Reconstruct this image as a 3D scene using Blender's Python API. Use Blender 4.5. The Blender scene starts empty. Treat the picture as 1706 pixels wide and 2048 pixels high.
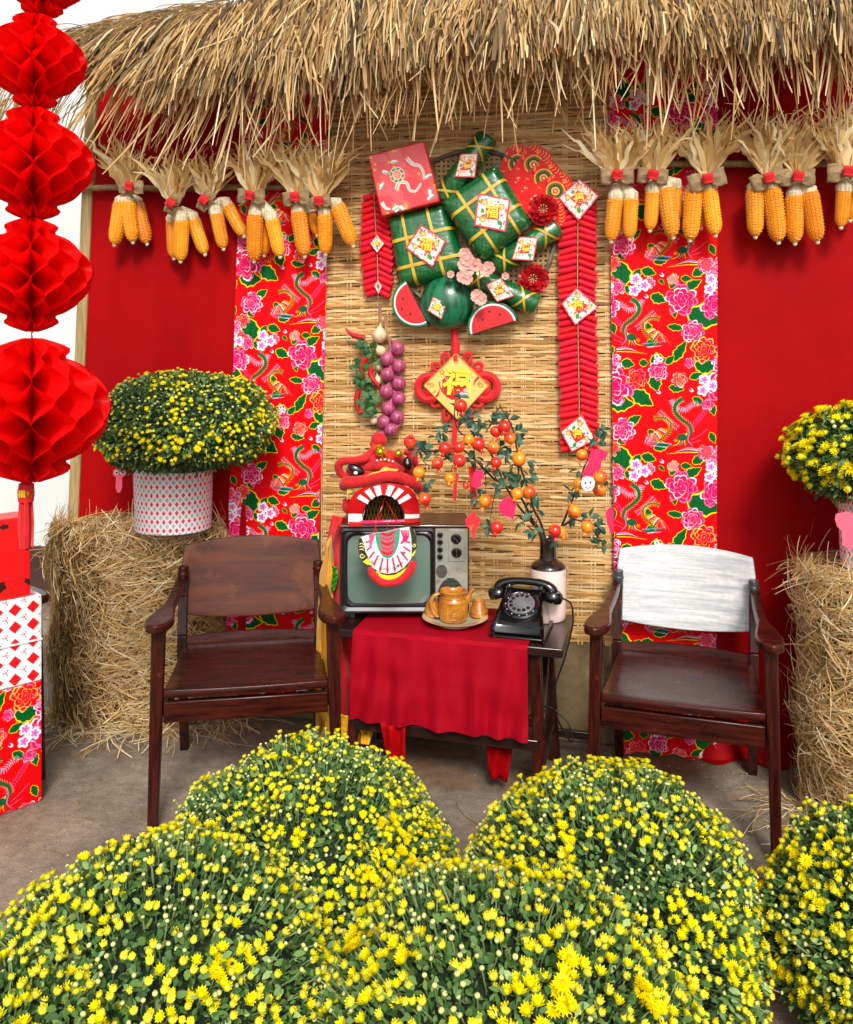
import bpy, math, random
import numpy as np
from mathutils import Vector, Matrix, Euler, noise as mnoise
rng = np.random.default_rng(11)
random.seed(5)
scene = bpy.context.scene
COL = scene.collection
R = math.radians

# ------------------------------------------------------------------ camera, sky, sun, exposure
PSI = R(10.0); FPX = 1750.0; HOR = 690.0; CH = 1.6; D0 = 3.62
CF = Vector((-math.sin(PSI), math.cos(PSI), 0)); CR = Vector((math.cos(PSI), math.sin(PSI), 0))
CAM = Vector((D0 * math.sin(PSI), -D0 * math.cos(PSI), CH))
cd = bpy.data.cameras.new('camera'); cam = bpy.data.objects.new('camera', cd); COL.objects.link(cam)
cam.location = CAM; cam.rotation_euler = (R(90), 0, PSI)
cd.sensor_fit = 'HORIZONTAL'; cd.sensor_width = 36; cd.lens = 36 * FPX / 1706
cd.shift_y = -(1024 - HOR) / 1706; cd.clip_end = 500; cd.clip_start = .05
scene.camera = cam
SUN_EL = R(40); SUN_AZ = R(16)          # the sun stands behind the camera, a little to the right
world = bpy.data.worlds.new('World'); scene.world = world; world.use_nodes = True
wn = world.node_tree.nodes; wl = world.node_tree.links; wn.clear()
sky = wn.new('ShaderNodeTexSky'); sky.sky_type = 'NISHITA'; sky.sun_disc = False
sky.sun_elevation = SUN_EL; sky.sun_rotation = math.pi - SUN_AZ; sky.dust_density = 4; sky.air_density = 1.0; sky.ozone_density = 1
hs = wn.new('ShaderNodeHueSaturation'); hs.inputs['Saturation'].default_value = .18
bgn = wn.new('ShaderNodeBackground'); bgn.inputs[1].default_value = .085
wo = wn.new('ShaderNodeOutputWorld')
wl.new(sky.outputs[0], hs.inputs['Color']); wl.new(hs.outputs[0], bgn.inputs[0]); wl.new(bgn.outputs[0], wo.inputs[0])
sd = bpy.data.lights.new('sun', 'SUN'); sun = bpy.data.objects.new('sun', sd); COL.objects.link(sun)
sd.energy = 1.5; sd.angle = R(14); sd.color = (1, .95, .87)
sdir = Vector((math.sin(SUN_AZ) * math.cos(SUN_EL), -math.cos(SUN_AZ) * math.cos(SUN_EL), math.sin(SUN_EL)))
sun.rotation_euler = (-sdir).to_track_quat('-Z', 'Y').to_euler(); sun.location = (1, -4, 5)
vs = scene.view_settings; vs.view_transform = 'Standard'; vs.look = 'None'; vs.gamma = 1; vs.use_curve_mapping = False
vs.exposure = 0.85
scene.cycles.max_bounces = 6; scene.cycles.diffuse_bounces = 3; scene.cycles.glossy_bounces = 3
scene.cycles.transparent_max_bounces = 6; scene.cycles.use_denoising = True

# ------------------------------------------------------------------ placing helpers
def ray(px, py): return CF + CR * ((px - 853) / FPX) + Vector((0, 0, (HOR - py) / FPX))
def P(px, py, off=0.0):                       # point on the plane y = -off (parallel to the back wall)
    r = ray(px, py); return CAM + r * ((-off - CAM.y) / r.y)
def G(px, py, z=0.0):
    r = ray(px, py); return CAM + r * ((z - CAM.z) / r.z)
def D(px, py, d): return CAM + ray(px, py) * d

# ------------------------------------------------------------------ materials
MATS = {}
def lin(c):
    return tuple(((x / 12.92) if x <= .04045 else ((x + .055) / 1.055) ** 2.4) for x in c)
def mat(name, col, rough=.5, col2=None, ns=8, stretch=(1, 1, 1), bump=0, bs=60, bstretch=None, metal=0, coat=0,
        transl=0, spec=.5, tint=False, rnd=0, img=None, sheen=0, detail=3, ramp=(.35, .65), emit=None, coatr=.08, rv=0, dirt=None, fine=None):
    if name in MATS: return MATS[name]
    m = bpy.data.materials.new(name); m.use_nodes = True; nt = m.node_tree; N = nt.nodes; L = nt.links
    b = N['Principled BSDF']; out = N['Material Output']
    b.inputs['Roughness'].default_value = rough; b.inputs['Metallic'].default_value = metal
    b.inputs['Specular IOR Level'].default_value = spec
    if coat: b.inputs['Coat Weight'].default_value = coat; b.inputs['Coat Roughness'].default_value = coatr
    if sheen: b.inputs['Sheen Weight'].default_value = sheen; b.inputs['Sheen Roughness'].default_value = .4
    tc = N.new('ShaderNodeTexCoord')
    cur = None
    if img is not None:
        t = N.new('ShaderNodeTexImage'); t.image = img; L.new(tc.outputs['UV'], t.inputs[0]); cur = t.outputs[0]
    else:
        rgb = N.new('ShaderNodeRGB'); rgb.outputs[0].default_value = (*col, 1); cur = rgb.outputs[0]
    def noise(scale, st, det=detail):
        mp = N.new('ShaderNodeMapping'); mp.inputs['Scale'].default_value = st; L.new(tc.outputs['Object'], mp.inputs[0])
        n = N.new('ShaderNodeTexNoise'); n.inputs['Scale'].default_value = scale; n.inputs['Detail'].default_value = det
        n.inputs['Roughness'].default_value = .6
        L.new(mp.outputs[0], n.inputs['Vector']); return n
    def mix(fac, a, c2, mode='MIX'):
        mx = N.new('ShaderNodeMix'); mx.data_type = 'RGBA'; mx.blend_type = mode
        if isinstance(fac, float): mx.inputs[0].default_value = fac
        else: L.new(fac, mx.inputs[0])
        L.new(a, mx.inputs[6])
        if isinstance(c2, tuple): mx.inputs[7].default_value = (*c2, 1)
        else: L.new(c2, mx.inputs[7])
        return mx.outputs[2]
    def mapr(src, a, c, lo=0., hi=1.):
        mr = N.new('ShaderNodeMapRange'); mr.inputs[1].default_value = a; mr.inputs[2].default_value = c
        mr.inputs[3].default_value = lo; mr.inputs[4].default_value = hi; L.new(src, mr.inputs[0]); return mr.outputs[0]
    if col2 is not None:
        n = noise(ns, stretch); cur = mix(mapr(n.outputs['Fac'], *ramp), cur, col2)
    if dirt is not None:                       # (colour, scale, lo, hi)
        n = noise(dirt[1], (1, 1, 1), 6); cur = mix(mapr(n.outputs['Fac'], dirt[2], dirt[3]), cur, dirt[0])
    if fine is not None:                       # (scale, amount): fine speckle
        if len(fine) > 2: n = noise(fine[2], (1, 1, 1), 2); cur = mix(1., cur, mapr(n.outputs['Fac'], .35, .65, 1 - fine[1], 1 + fine[1]), 'MULTIPLY')
        n = noise(fine[0], (1, 1, 1), 5); cur = mix(1., cur, mapr(n.outputs['Fac'], .3, .7, 1 - fine[1], 1 + fine[1]), 'MULTIPLY')
    if tint:
        a = N.new('ShaderNodeAttribute'); a.attribute_name = 'tint'; cur = mix(1., cur, a.outputs['Color'], 'MULTIPLY')
    if rnd:
        oi = N.new('ShaderNodeObjectInfo'); h = N.new('ShaderNodeHueSaturation')
        L.new(mapr(oi.outputs['Random'], 0, 1, 1 - rnd, 1 + rnd * .6), h.inputs['Value'])
        L.new(mapr(oi.outputs['Random'], 0, 1, .5 - rnd * .06, .5 + rnd * .06), h.inputs['Hue'])
        L.new(cur, h.inputs['Color']); cur = h.outputs[0]
    L.new(cur, b.inputs['Base Color'])
    if rv:
        n = noise(ns * 1.7, (1, 1, 1)); L.new(mapr(n.outputs['Fac'], .3, .7, max(.02, rough - rv), rough + rv), b.inputs['Roughness'])
    if bump:
        n = noise(bs, bstretch or stretch, 4); bp = N.new('ShaderNodeBump'); bp.inputs['Strength'].default_value = min(1, bump)
        bp.inputs['Distance'].default_value = .004 * max(1, bump); L.new(n.outputs['Fac'], bp.inputs['Height']); L.new(bp.outputs[0], b.inputs['Normal'])
    if transl:
        tr = N.new('ShaderNodeBsdfTranslucent'); L.new(cur, tr.inputs[0]); ms = N.new('ShaderNodeMixShader')
        ms.inputs[0].default_value = transl; L.new(b.outputs[0], ms.inputs[1]); L.new(tr.outputs[0], ms.inputs[2]); L.new(ms.outputs[0], out.inputs[0])
    if emit: b.inputs['Emission Color'].default_value = (*col, 1); b.inputs['Emission Strength'].default_value = emit
    MATS[name] = m; return m

# ------------------------------------------------------------------ mesh building
class MB:
    def __init__(s): s.v = []; s.f = []; s.uv = {}; s.t = {}
    def add(s, vs_, fs, uvs=None):
        k = len(s.v); s.v += [tuple(x) for x in vs_]
        for i, f in enumerate(fs):
            if uvs is not None and uvs[i] is not None: s.uv[len(s.f)] = uvs[i]
            s.f.append(tuple(j + k for j in f))
        return s
    def box(s, c, d, M=None):
        x, y, z = [q / 2 for q in d]; c = Vector(c)
        vv = [Vector((a * x, b * y, e * z)) for e in (-1, 1) for b in (-1, 1) for a in (-1, 1)]
        vv = [(M @ q if M is not None else q) + c for q in vv]
        q01 = [(0, 0), (1, 0), (1, 1), (0, 1)]
        return s.add(vv, [(0, 2, 3, 1), (4, 5, 7, 6), (0, 1, 5, 4), (1, 3, 7, 5), (3, 2, 6, 7), (2, 0, 4, 6)],
                     [[(0, 0), (0, 1), (1, 1), (1, 0)], q01, q01, q01, q01, q01])
    def beam(s, p0, p1, w, d, up=(0, -1, 0), w1=None, d1=None):
        p0 = Vector(p0); p1 = Vector(p1); t = (p1 - p0).normalized(); u = Vector(up); sd_ = t.cross(u)
        if sd_.length < 1e-4: sd_ = t.cross(Vector((1, 0, 0)))
        sd_.normalize(); u = sd_.cross(t).normalized(); w1 = w1 or w; d1 = d1 or d; vv = []
        for p, a, b in ((p0, w, d), (p1, w1, d1)):
            for i, j in ((-1, -1), (1, -1), (1, 1), (-1, 1)): vv.append(p + sd_ * (i * a / 2) + u * (j * b / 2))
        return s.add(vv, [(3, 2, 1, 0), (4, 5, 6, 7), (0, 1, 5, 4), (1, 2, 6, 5), (2, 3, 7, 6), (3, 0, 4, 7)])
    def tube(s, pts, r, n=8, closed=False, flat=1.0, upv=None):
        pts = [Vector(p) for p in pts]; m = len(pts); rs = r if isinstance(r, (list, tuple)) else [r] * m
        up = Vector(upv) if upv is not None else None; vv = []; prev = None
        for i, p in enumerate(pts):
            a = pts[(i - 1) % m] if (i > 0 or closed) else p; b = pts[(i + 1) % m] if (i < m - 1 or closed) else p
            t = (b - a); t = t.normalized() if t.length > 1e-9 else Vector((0, 0, 1))
            if prev is None:
                u = up or (Vector((0, 0, 1)) if abs(t.z) < .9 else Vector((0, 1, 0)))
            else: u = prev
            sd_ = t.cross(u)
            if sd_.length < 1e-5: sd_ = t.cross(Vector((1, .1, 0)))
            sd_.normalize(); u = sd_.cross(t).normalized(); prev = u
            for k in range(n):
                an = 2 * math.pi * k / n; vv.append(p + sd_ * (math.cos(an) * rs[i]) + u * (math.sin(an) * rs[i] * flat))
        fs = []
        for i in range(m if closed else m - 1):
            for k in range(n):
                a = i * n + k; b = i * n + (k + 1) % n; i2 = (i + 1) % m; fs.append((a, b, i2 * n + (k + 1) % n, i2 * n + k))
        if not closed: fs += [tuple(range(n - 1, -1, -1)), tuple((m - 1) * n + k for k in range(n))]
        return s.add(vv, fs)
    def lathe(s, prof, n=24, M=None, close=False):
        M = M or Matrix(); vv = []; fs = []; uvs = []
        L_ = [0]
        for (r0, z0), (r1, z1) in zip(prof, prof[1:]): L_.append(L_[-1] + math.hypot(r1 - r0, z1 - z0))
        T = L_[-1] or 1
        for r, z in prof:
            for k in range(n):
                a = 2 * math.pi * k / n; vv.append(M @ Vector((r * math.cos(a), r * math.sin(a), z)))
        for i in range(len(prof) - 1):
            for k in range(n):
                fs.append((i * n + k, i * n + (k + 1) % n, (i + 1) * n + (k + 1) % n, (i + 1) * n + k))
                uvs.append([(k / n, L_[i] / T), ((k + 1) / n, L_[i] / T), ((k + 1) / n, L_[i + 1] / T), (k / n, L_[i + 1] / T)])
        if prof[0][0] > 1e-6: fs.append(tuple(range(n - 1, -1, -1))); uvs.append(None)
        if prof[-1][0] > 1e-6: fs.append(tuple((len(prof) - 1) * n + k for k in range(n))); uvs.append(None)
        return s.add(vv, fs, uvs)
    def ell(s, c, r, nu=16, nv=10, M=None):
        M = (M or Matrix()).to_4x4(); c = Vector(c); r = (r, r, r) if not hasattr(r, '__len__') else r
        vv = [c + M @ Vector((0, 0, -r[2]))]; fs = []
        for j in range(1, nv):
            th = math.pi * j / nv
            for k in range(nu):
                a = 2 * math.pi * k / nu; vv.append(c + M @ Vector((r[0] * math.sin(th) * math.cos(a), r[1] * math.sin(th) * math.sin(a), -r[2] * math.cos(th))))
        vv.append(c + M @ Vector((0, 0, r[2])))
        for k in range(nu):
            fs.append((0, 1 + (k + 1) % nu, 1 + k))
            for j in range(nv - 2):
                a = 1 + j * nu + k; b = 1 + j * nu + (k + 1) % nu; fs.append((a, b, b + nu, a + nu))
            fs.append((1 + (nv - 2) * nu + k, 1 + (nv - 2) * nu + (k + 1) % nu, len(vv) - 1))
        return s.add(vv, fs)
    def prism(s, pts, th, uv=None):              # pts: ring of 3D points, th: vector from front to back
        pts = [Vector(p) for p in pts]; th = Vector(th); n = len(pts)
        nrm = sum(((pts[i] - pts[0]).cross(pts[i + 1] - pts[0]) for i in range(1, n - 1)), Vector())
        if nrm.dot(th) > 0:
            pts.reverse(); uv = list(reversed(uv)) if uv else None
        vv = pts + [p + th for p in pts]
        fs = [tuple(range(n)), tuple(range(2 * n - 1, n - 1, -1))]; uvs = [uv, None]
        for i in range(n):
            j = (i + 1) % n; fs.append((i, i + n, j + n, j)); uvs.append([uv[i], uv[i], uv[j], uv[j]] if uv else None)
        return s.add(vv, fs, uvs)
    def grid(s, pts, uvs=None):                  # pts[i][j]
        n = len(pts); m = len(pts[0]); vv = [p for row in pts for p in row]; fs = []; uu = []
        for i in range(n - 1):
            for j in range(m - 1):
                fs.append((i * m + j, i * m + j + 1, (i + 1) * m + j + 1, (i + 1) * m + j))
                if uvs: uu.append([uvs[i][j], uvs[i][j + 1], uvs[i + 1][j + 1], uvs[i + 1][j]])
        return s.add(vv, fs, uu or None)

INV = {}
def _link(o, parent):
    COL.objects.link(o)
    if parent is not None: o.parent = parent
def world_to(root, arr):
    M = INV.get(root.name) if root is not None else None
    if M is None: return arr
    A = np.array(M); return arr @ A[:3, :3].T + A[:3, 3]
def chain(root):                                 # inverse of the accumulated transform
    M = Matrix(); o = root
    while o is not None: M = o.matrix_basis @ M; o = o.parent
    return M.inverted()
def obj(name, mb, material, parent=None, smooth=True, world=True, bevel=0, solid=0, ang=38, subsurf=0):
    me = bpy.data.meshes.new(name)
    arr = np.array(mb.v, float)
    if parent is not None and world:
        A = np.array(chain(parent)); arr = arr @ A[:3, :3].T + A[:3, 3]
    me.from_pydata([tuple(p) for p in arr], [], mb.f)
    if mb.uv:
        ul = me.uv_layers.new(name='UVMap').data
        for pi, u in mb.uv.items():
            ls = me.polygons[pi].loop_start
            for k, q in enumerate(u): ul[ls + k].uv = q
    mats = material if isinstance(material, (list, tuple)) else [material]
    for m_ in mats: me.materials.append(m_)
    for k, i in mb.t.items(): me.polygons[k].material_index = i
    if smooth:
        me.shade_smooth(); me.set_sharp_from_angle(angle=R(ang))
    o = bpy.data.objects.new(name, me); _link(o, parent)
    if solid: q = o.modifiers.new('s', 'SOLIDIFY'); q.thickness = solid
    if bevel: q = o.modifiers.new('b', 'BEVEL'); q.width = bevel; q.segments = 2; q.limit_method = 'ANGLE'; q.angle_limit = R(35)
    if subsurf: q = o.modifiers.new('ss', 'SUBSURF'); q.levels = subsurf; q.render_levels = subsurf
    return o
def npobj(name, V, F, material, parent=None, tint=None, smooth=False, kind=None, uv=None):
    if parent is not None:
        A = np.array(chain(parent)); V = V @ A[:3, :3].T + A[:3, 3]
    me = bpy.data.meshes.new(name); nv = len(V); nf, k = F.shape
    me.vertices.add(nv); me.vertices.foreach_set('co', np.ascontiguousarray(V, np.float32).ravel())
    me.loops.add(nf * k); me.loops.foreach_set('vertex_index', np.ascontiguousarray(F, np.int32).ravel())
    me.polygons.add(nf); me.polygons.foreach_set('loop_start', np.arange(0, nf * k, k, dtype=np.int32))
    me.update(calc_edges=True)
    if tint is not None:
        a = me.attributes.new('tint', 'FLOAT_COLOR', 'POINT'); c = np.ones((nv, 4), np.float32); c[:, :3] = tint; a.data.foreach_set('color', c.ravel())
    if uv is not None:
        ul = me.uv_layers.new(name='UVMap'); ul.data.foreach_set('uv', uv[F.ravel()].astype(np.float32).ravel())
    me.materials.append(material)
    if smooth: me.shade_smooth()
    o = bpy.data.objects.new(name, me); _link(o, parent)
    if kind: o['kind'] = kind
    return o
def thing(name, label, cat, loc=(0, 0, 0), rz=0, group=None):
    o = bpy.data.objects.new(name, None); COL.objects.link(o); o.empty_display_size = .05
    o.location = loc; o.rotation_euler = (0, 0, rz); o['label'] = label; o['category'] = cat
    if group: o['group'] = group
    return o
def tag(o, label, cat, group=None):
    o['label'] = label; o['category'] = cat
    if group: o['group'] = group
    return o
def struct(o): o['kind'] = 'structure'; return o
def ribbons(path, w, side, tint, twist=None):
    """path (N,K,3), w (N,K), side (N,3) -> verts, quads, tints"""
    N, K, _ = path.shape
    T = np.gradient(path, axis=1); T /= np.linalg.norm(T, axis=2, keepdims=True) + 1e-9
    S = np.cross(T, side[:, None, :]); S /= np.linalg.norm(S, axis=2, keepdims=True) + 1e-9
    a = path + S * w[:, :, None] / 2; b = path - S * w[:, :, None] / 2
    V = np.stack([a, b], 2).reshape(-1, 3)
    base = (np.arange(N) * K * 2)[:, None] + (np.arange(K - 1) * 2)[None, :]
    F = np.stack([base, base + 1, base + 3, base + 2], 2).reshape(-1, 4)
    return V, F, np.repeat(tint, K * 2, axis=0)
def stamp(V0, F0, T0, pos, rot, sc, tm):
    """copy template (V0,F0,T0) to N transforms. rot (N,3,3)"""
    N = len(pos); V = np.einsum('nij,vj->nvi', rot, V0) * sc[:, None, None] + pos[:, None, :]
    F = (F0[None] + (np.arange(N) * len(V0))[:, None, None]).reshape(-1, F0.shape[1])
    T = (T0[None] * tm[:, None, :]).reshape(-1, 3)
    return V.reshape(-1, 3), F, T
def frames(nrm, spin):
    nrm = nrm / np.linalg.norm(nrm, axis=1, keepdims=True)
    ref = np.where(np.abs(nrm[:, 2:3]) < .9, np.array([[0, 0, 1.]]), np.array([[1., 0, 0]]))
    x = np.cross(ref, nrm); x /= np.linalg.norm(x, axis=1, keepdims=True); y = np.cross(nrm, x)
    c, s_ = np.cos(spin)[:, None], np.sin(spin)[:, None]
    return np.stack([x * c + y * s_, -x * s_ + y * c, nrm], 2)
def glyph(name, s, size, M, material, parent=None, depth=.0006, bold=0.0):
    cu = bpy.data.curves.new(name, 'FONT'); cu.body = s; cu.size = size; cu.align_x = 'CENTER'; cu.align_y = 'CENTER'
    cu.extrude = depth; cu.offset = bold; cu.resolution_u = 3
    tmp = bpy.data.objects.new(name + '_t', cu); COL.objects.link(tmp)
    dg = bpy.context.evaluated_depsgraph_get(); me = bpy.data.meshes.new_from_object(tmp.evaluated_get(dg))
    bpy.data.objects.remove(tmp); bpy.data.curves.remove(cu)
    mm = (chain(parent) @ M) if parent is not None else M
    me.transform(mm); me.materials.clear(); me.materials.append(material); me.name = name
    o = bpy.data.objects.new(name, me); _link(o, parent); return o
def wallM(p, rot=0):                             # text frame: on the wall, facing the viewer
    return Matrix.Translation(p) @ Matrix.Rotation(R(rot), 4, 'Y') @ Matrix.Rotation(R(90), 4, 'X')

# ------------------------------------------------------------------ flat prints drawn in code
class Cv:
    def __init__(s, w, h, bg): s.w = w; s.h = h; s.a = np.empty((h, w, 3)); s.a[:] = bg; s.wx = s.wy = False
    def poly(s, pts, c):
        pts = np.array(pts, float)
        for dx in ((-s.w, 0, s.w) if s.wx else (0,)):
            for dy in ((-s.h, 0, s.h) if s.wy else (0,)):
                s._poly(pts + (dx, dy), c)
    def _poly(s, p, c):
        x0, y0 = np.floor(p.min(0)).astype(int); x1, y1 = np.ceil(p.max(0)).astype(int)
        x0 = max(0, x0); y0 = max(0, y0); x1 = min(s.w, x1 + 1); y1 = min(s.h, y1 + 1)
        if x1 <= x0 or y1 <= y0: return
        X, Y = np.meshgrid(np.arange(x0, x1) + .5, np.arange(y0, y1) + .5); ins = np.zeros(X.shape, bool)
        q = np.roll(p, -1, axis=0)
        for (ax, ay), (bx, by) in zip(p, q):
            if ay == by: continue
            ins ^= ((ay > Y) != (by > Y)) & (X < (bx - ax) * (Y - ay) / (by - ay) + ax)
        s.a[y0:y1, x0:x1][ins] = c
    def ell(s, cx, cy, rx, ry, c, rot=0, n=18, wob=0, seed=0):
        t = np.linspace(0, 2 * np.pi, n, endpoint=False); r = 1 + wob * np.sin(t * 5 + seed) * .6 + wob * np.sin(t * 9 + seed * 2) * .4
        x = np.cos(t) * rx * r; y = np.sin(t) * ry * r; cr, sr = math.cos(rot), math.sin(rot)
        s.poly(np.stack([cx + x * cr - y * sr, cy + x * sr + y * cr], 1), c)
    def line(s, pts, w, c, w1=None):
        pts = np.array(pts, float)
        if len(pts) > 2:                          # smooth through points
            t = np.arange(len(pts)); tt = np.linspace(0, len(pts) - 1, len(pts) * 4)
            k = np.array([[.5 * (2 * pts[min(max(i, 0), len(pts) - 1)] + (pts[min(i + 1, len(pts) - 1)] - pts[max(i - 1, 0)]) * u
                 + (2 * pts[max(i - 1, 0)] - 5 * pts[i] + 4 * pts[min(i + 1, len(pts) - 1)] - pts[min(i + 2, len(pts) - 1)]) * u * u
                 + (-pts[max(i - 1, 0)] + 3 * pts[i] - 3 * pts[min(i + 1, len(pts) - 1)] + pts[min(i + 2, len(pts) - 1)]) * u ** 3)
                 for i, u in [(int(min(q, len(pts) - 1.001)), q - int(min(q, len(pts) - 1.001)))]][0] for q in tt]); pts = k
        d = np.gradient(pts, axis=0); d /= np.linalg.norm(d, axis=1, keepdims=True) + 1e-9; nn = np.stack([-d[:, 1], d[:, 0]], 1)
        ww = np.linspace(w, w if w1 is None else w1, len(pts))[:, None] / 2
        s.poly(np.concatenate([pts + nn * ww, (pts - nn * ww)[::-1]]), c); return pts, nn
    def image(s, name, down=1):
        a = s.a
        if down > 1: a = a.reshape(s.h // down, down, s.w // down, down, 3).mean((1, 3))
        h, w = a.shape[:2]; im = bpy.data.images.new(name, w, h); buf = np.ones((h, w, 4), np.float32); buf[..., :3] = a[::-1]
        im.pixels.foreach_set(buf.ravel()); im.update(); return im
RED = (.87, .01, .05); GRN = (.01, .36, .14); YEL = (1, .86, .1); WHT = (.98, .94, .96); MAG = (.80, .03, .36); PNK = (.95, .42, .62); ORG = (1, .5, .1); BLU = (.45, .6, .8)
def peony(c, x, y, r, a=MAG, b=(.86, .07, .26), w=WHT, seed=1):
    rr = random.Random(seed)
    for ring, n in ((.78, 9), (.52, 8), (.3, 6), (.1, 3)):
        for i in range(n):
            an = 2 * math.pi * i / n + rr.random() * .6; dx, dy = math.cos(an) * r * ring, math.sin(an) * r * ring; q = r * (.36 if ring > .4 else .27)
            c.ell(x + dx, y + dy, q, q * .8, w if rr.random() < .5 else PNK, an, wob=.12, seed=i)
            c.ell(x + dx * .88, y + dy * .88, q * .93, q * .74, a if (i + int(ring * 10)) % 2 else b, an, wob=.1, seed=i)
            if rr.random() < .45: c.ell(x + dx * .7, y + dy * .7, q * .4, q * .2, PNK, an + .6)
def leaf(c, x, y, l, an, w=.42, jag=True):
    for col, k in ((YEL, 1.0), (GRN, .92)):
        pts = []
        for sgn in (1, -1):
            seq = np.linspace(0, 1, 9); seq = seq if sgn > 0 else seq[::-1]
            for i, t in enumerate(seq):
                hw = math.sin(math.pi * t ** .8) * w * l * (1 + (.28 if (jag and i % 2) else 0)) * .5 * (k if k == 1 else .82) * sgn
                u = (t - .5) * l * k; pts.append((x + u * math.cos(an) - hw * math.sin(an), y + u * math.sin(an) + hw * math.cos(an)))
        c.poly(pts, col)
    c.line([(x - .3 * l * math.cos(an), y - .3 * l * math.sin(an)), (x + .3 * l * math.cos(an), y + .3 * l * math.sin(an))], l * .03, (.01, .3, .1))
def phoenix(c, x, y, s_, m=1):
    f = lambda pts: [(x + m * a * s_, y + b * s_) for a, b in pts]
    def feather(pts, w, col, edge, n=1, fl=10):
        p, nn = c.line(f(pts), w * s_, col, w * .5 * s_)
        for i in range(1, len(p) - 1, n):
            for sg in (1, -1):
                q = p[i] + nn[i] * sg * (w * .5 + fl) * s_ + (p[i - 1] - p[i]) * .8; c.line([p[i] + nn[i] * sg * w * .4 * s_, q], 3.4 * s_, edge, 1.2 * s_)
        c.line(f(pts), w * .8 * s_, col, w * .3 * s_)
    feather([(60, -165), (40, -120), (-20, -95), (-60, -130), (-110, -140)], 12, (.6, .5, .75), WHT, 1, 16)
    feather([(-30, 40), (-80, -10), (-120, -60), (-150, -100)], 10, MAG, PNK, 1, 14)
    feather([(20, 20), (70, -20), (110, -60), (140, -90)], 12, MAG, WHT, 1, 16)
    feather([(-10, -170), (30, -140), (40, -90), (0, -40), (-50, 0), (-60, 50)], 26, (.03, .4, .2), (.9, .9, .6), 1, 9)
    feather([(170, -40), (120, -50), (70, -20), (70, 30), (110, 80), (160, 110)], 10, (.05, .45, .2), YEL, 1, 16)
    for i in range(9):
        t = i / 8; c.line(f([(80 + 8 * i, 30 + 9 * i), (130 + 6 * i, 20 + 4 * i), (120 + 14 * i, 75 + 6 * i)]), 7 * s_, (ORG, YEL, WHT, MAG)[i % 4], 2 * s_)
    for i in range(7): c.line(f([(-50 + 8 * i, 40 + 3 * i), (-40 + 10 * i, 90 + 4 * i), (-70 + 22 * i, 130)]), 9 * s_, (BLU, GRN, YEL, ORG)[i % 4], 2 * s_)
    c.ell(x - m * 5 * s_, y + 75 * s_, 30 * s_, 22 * s_, (.1, .35, .2)); c.ell(x + m * 35 * s_, y + 95 * s_, 13 * s_, 11 * s_, ORG)
    for k in range(4): c.line(f([(60 + 10 * k, 118 + 7 * k), (130, 112 + 8 * k), (210 - 10 * k, 100 + 10 * k)]), 8 * s_, (BLU, (.05, .4, .35), GRN, (.7, .75, .9))[k], 2 * s_)
    for k in range(4): c.line(f([(-100, 150 + 6 * k), (-40 + 10 * k, 140 + 10 * k), (30 + 20 * k, 170 + 4 * k)]), 7 * s_, (BLU, (.8, .85, .95), GRN, YEL)[k], 2 * s_)
    c.line(f([(-60, 90), (-110, 60), (-160, 20)]), 3 * s_, PNK); c.line(f([(-60, 110), (-120, 90)]), 3 * s_, PNK)
def blossoms(c, x, y, r):
    for dx, dy in ((0, 0), (1.2, .9), (-.2, 1.6)):
        for k in range(5):
            a = k * 1.257; c.ell(x + (dx + math.cos(a) * .5) * r, y + (dy + math.sin(a) * .5) * r, r * .42, r * .36, WHT, a)
            c.ell(x + (dx + math.cos(a) * .3) * r, y + (dy + math.sin(a) * .3) * r, r * .24, r * .2, (.85, .4, .75), a)
c = Cv(680, 1184, RED); c.wx = c.wy = True
for x, y, l, a, w in ((310, 230, 110, .4, .6), (520, 145, 130, -.5, .45), (405, 315, 90, 1.4, .5), (590, 350, 230, .25, .62), (420, 415, 120, .15, .35), (440, 565, 170, -1.0, .35),
                      (600, 655, 150, .1, .7), (640, 600, 90, 1.2, .6), (120, 645, 90, .2, .7), (80, 900, 170, .05, .6), (210, 865, 170, .6, .55), (310, 625, 110, 0, .8), (290, 770, 110, 1.3, .7),
                      (420, 800, 100, .2, .5), (540, 720, 90, -.4, .5), (160, 1005, 110, -.6, .5), (80, 1140, 70, .8, .6), (80, 1270, 200, 1.55, .6), (180, 1250, 70, -1, .7), (640, 1110, 80, 1.2, .5), (590, 1195, 90, .3, .5),
                      (400, 130, 90, -1.2, .5), (660, 160, 110, .2, .6), (330, 125, 50, .8, .5), (220, 640, 60, 0, .8), (10, 560, 80, 1.3, .7)):
    leaf(c, x, y, l, a, w)
peony(c, 450, 240, 92, seed=3); peony(c, 655, 275, 85, (.9, .1, .4), MAG, seed=4); peony(c, 40, 790, 112, seed=5); peony(c, 20, 640, 60, PNK, MAG, seed=9)
peony(c, 310, 690, 58, seed=6); peony(c, 90, 1070, 72, (.95, .2, .4), MAG, seed=7); peony(c, 520, 440, 66, (.95, .15, .35), MAG, seed=8)
peony(c, 590, 560, 78, (.93, .05, .08), (.88, .03, .05), (1, .8, .35), seed=10); peony(c, 10, 1330, 62, (.93, .05, .08), (.9, .1, .1), (1, .75, .3), seed=11)
peony(c, 175, 740, 60, (.93, .05, .08), (.88, .03, .05), (1, .7, .4), seed=12); peony(c, 440, 745, 46, (.95, .3, .1), (.95, .1, .1), (1, .95, .8), seed=13)
peony(c, 25, 1190, 46, (.95, .2, .1), RED, (1, .85, .7), seed=14); peony(c, 400, 110, 34, (.97, .55, .3), PNK, (1, .9, .5), seed=15); peony(c, 640, 1230, 50, MAG, PNK, seed=16)
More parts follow.
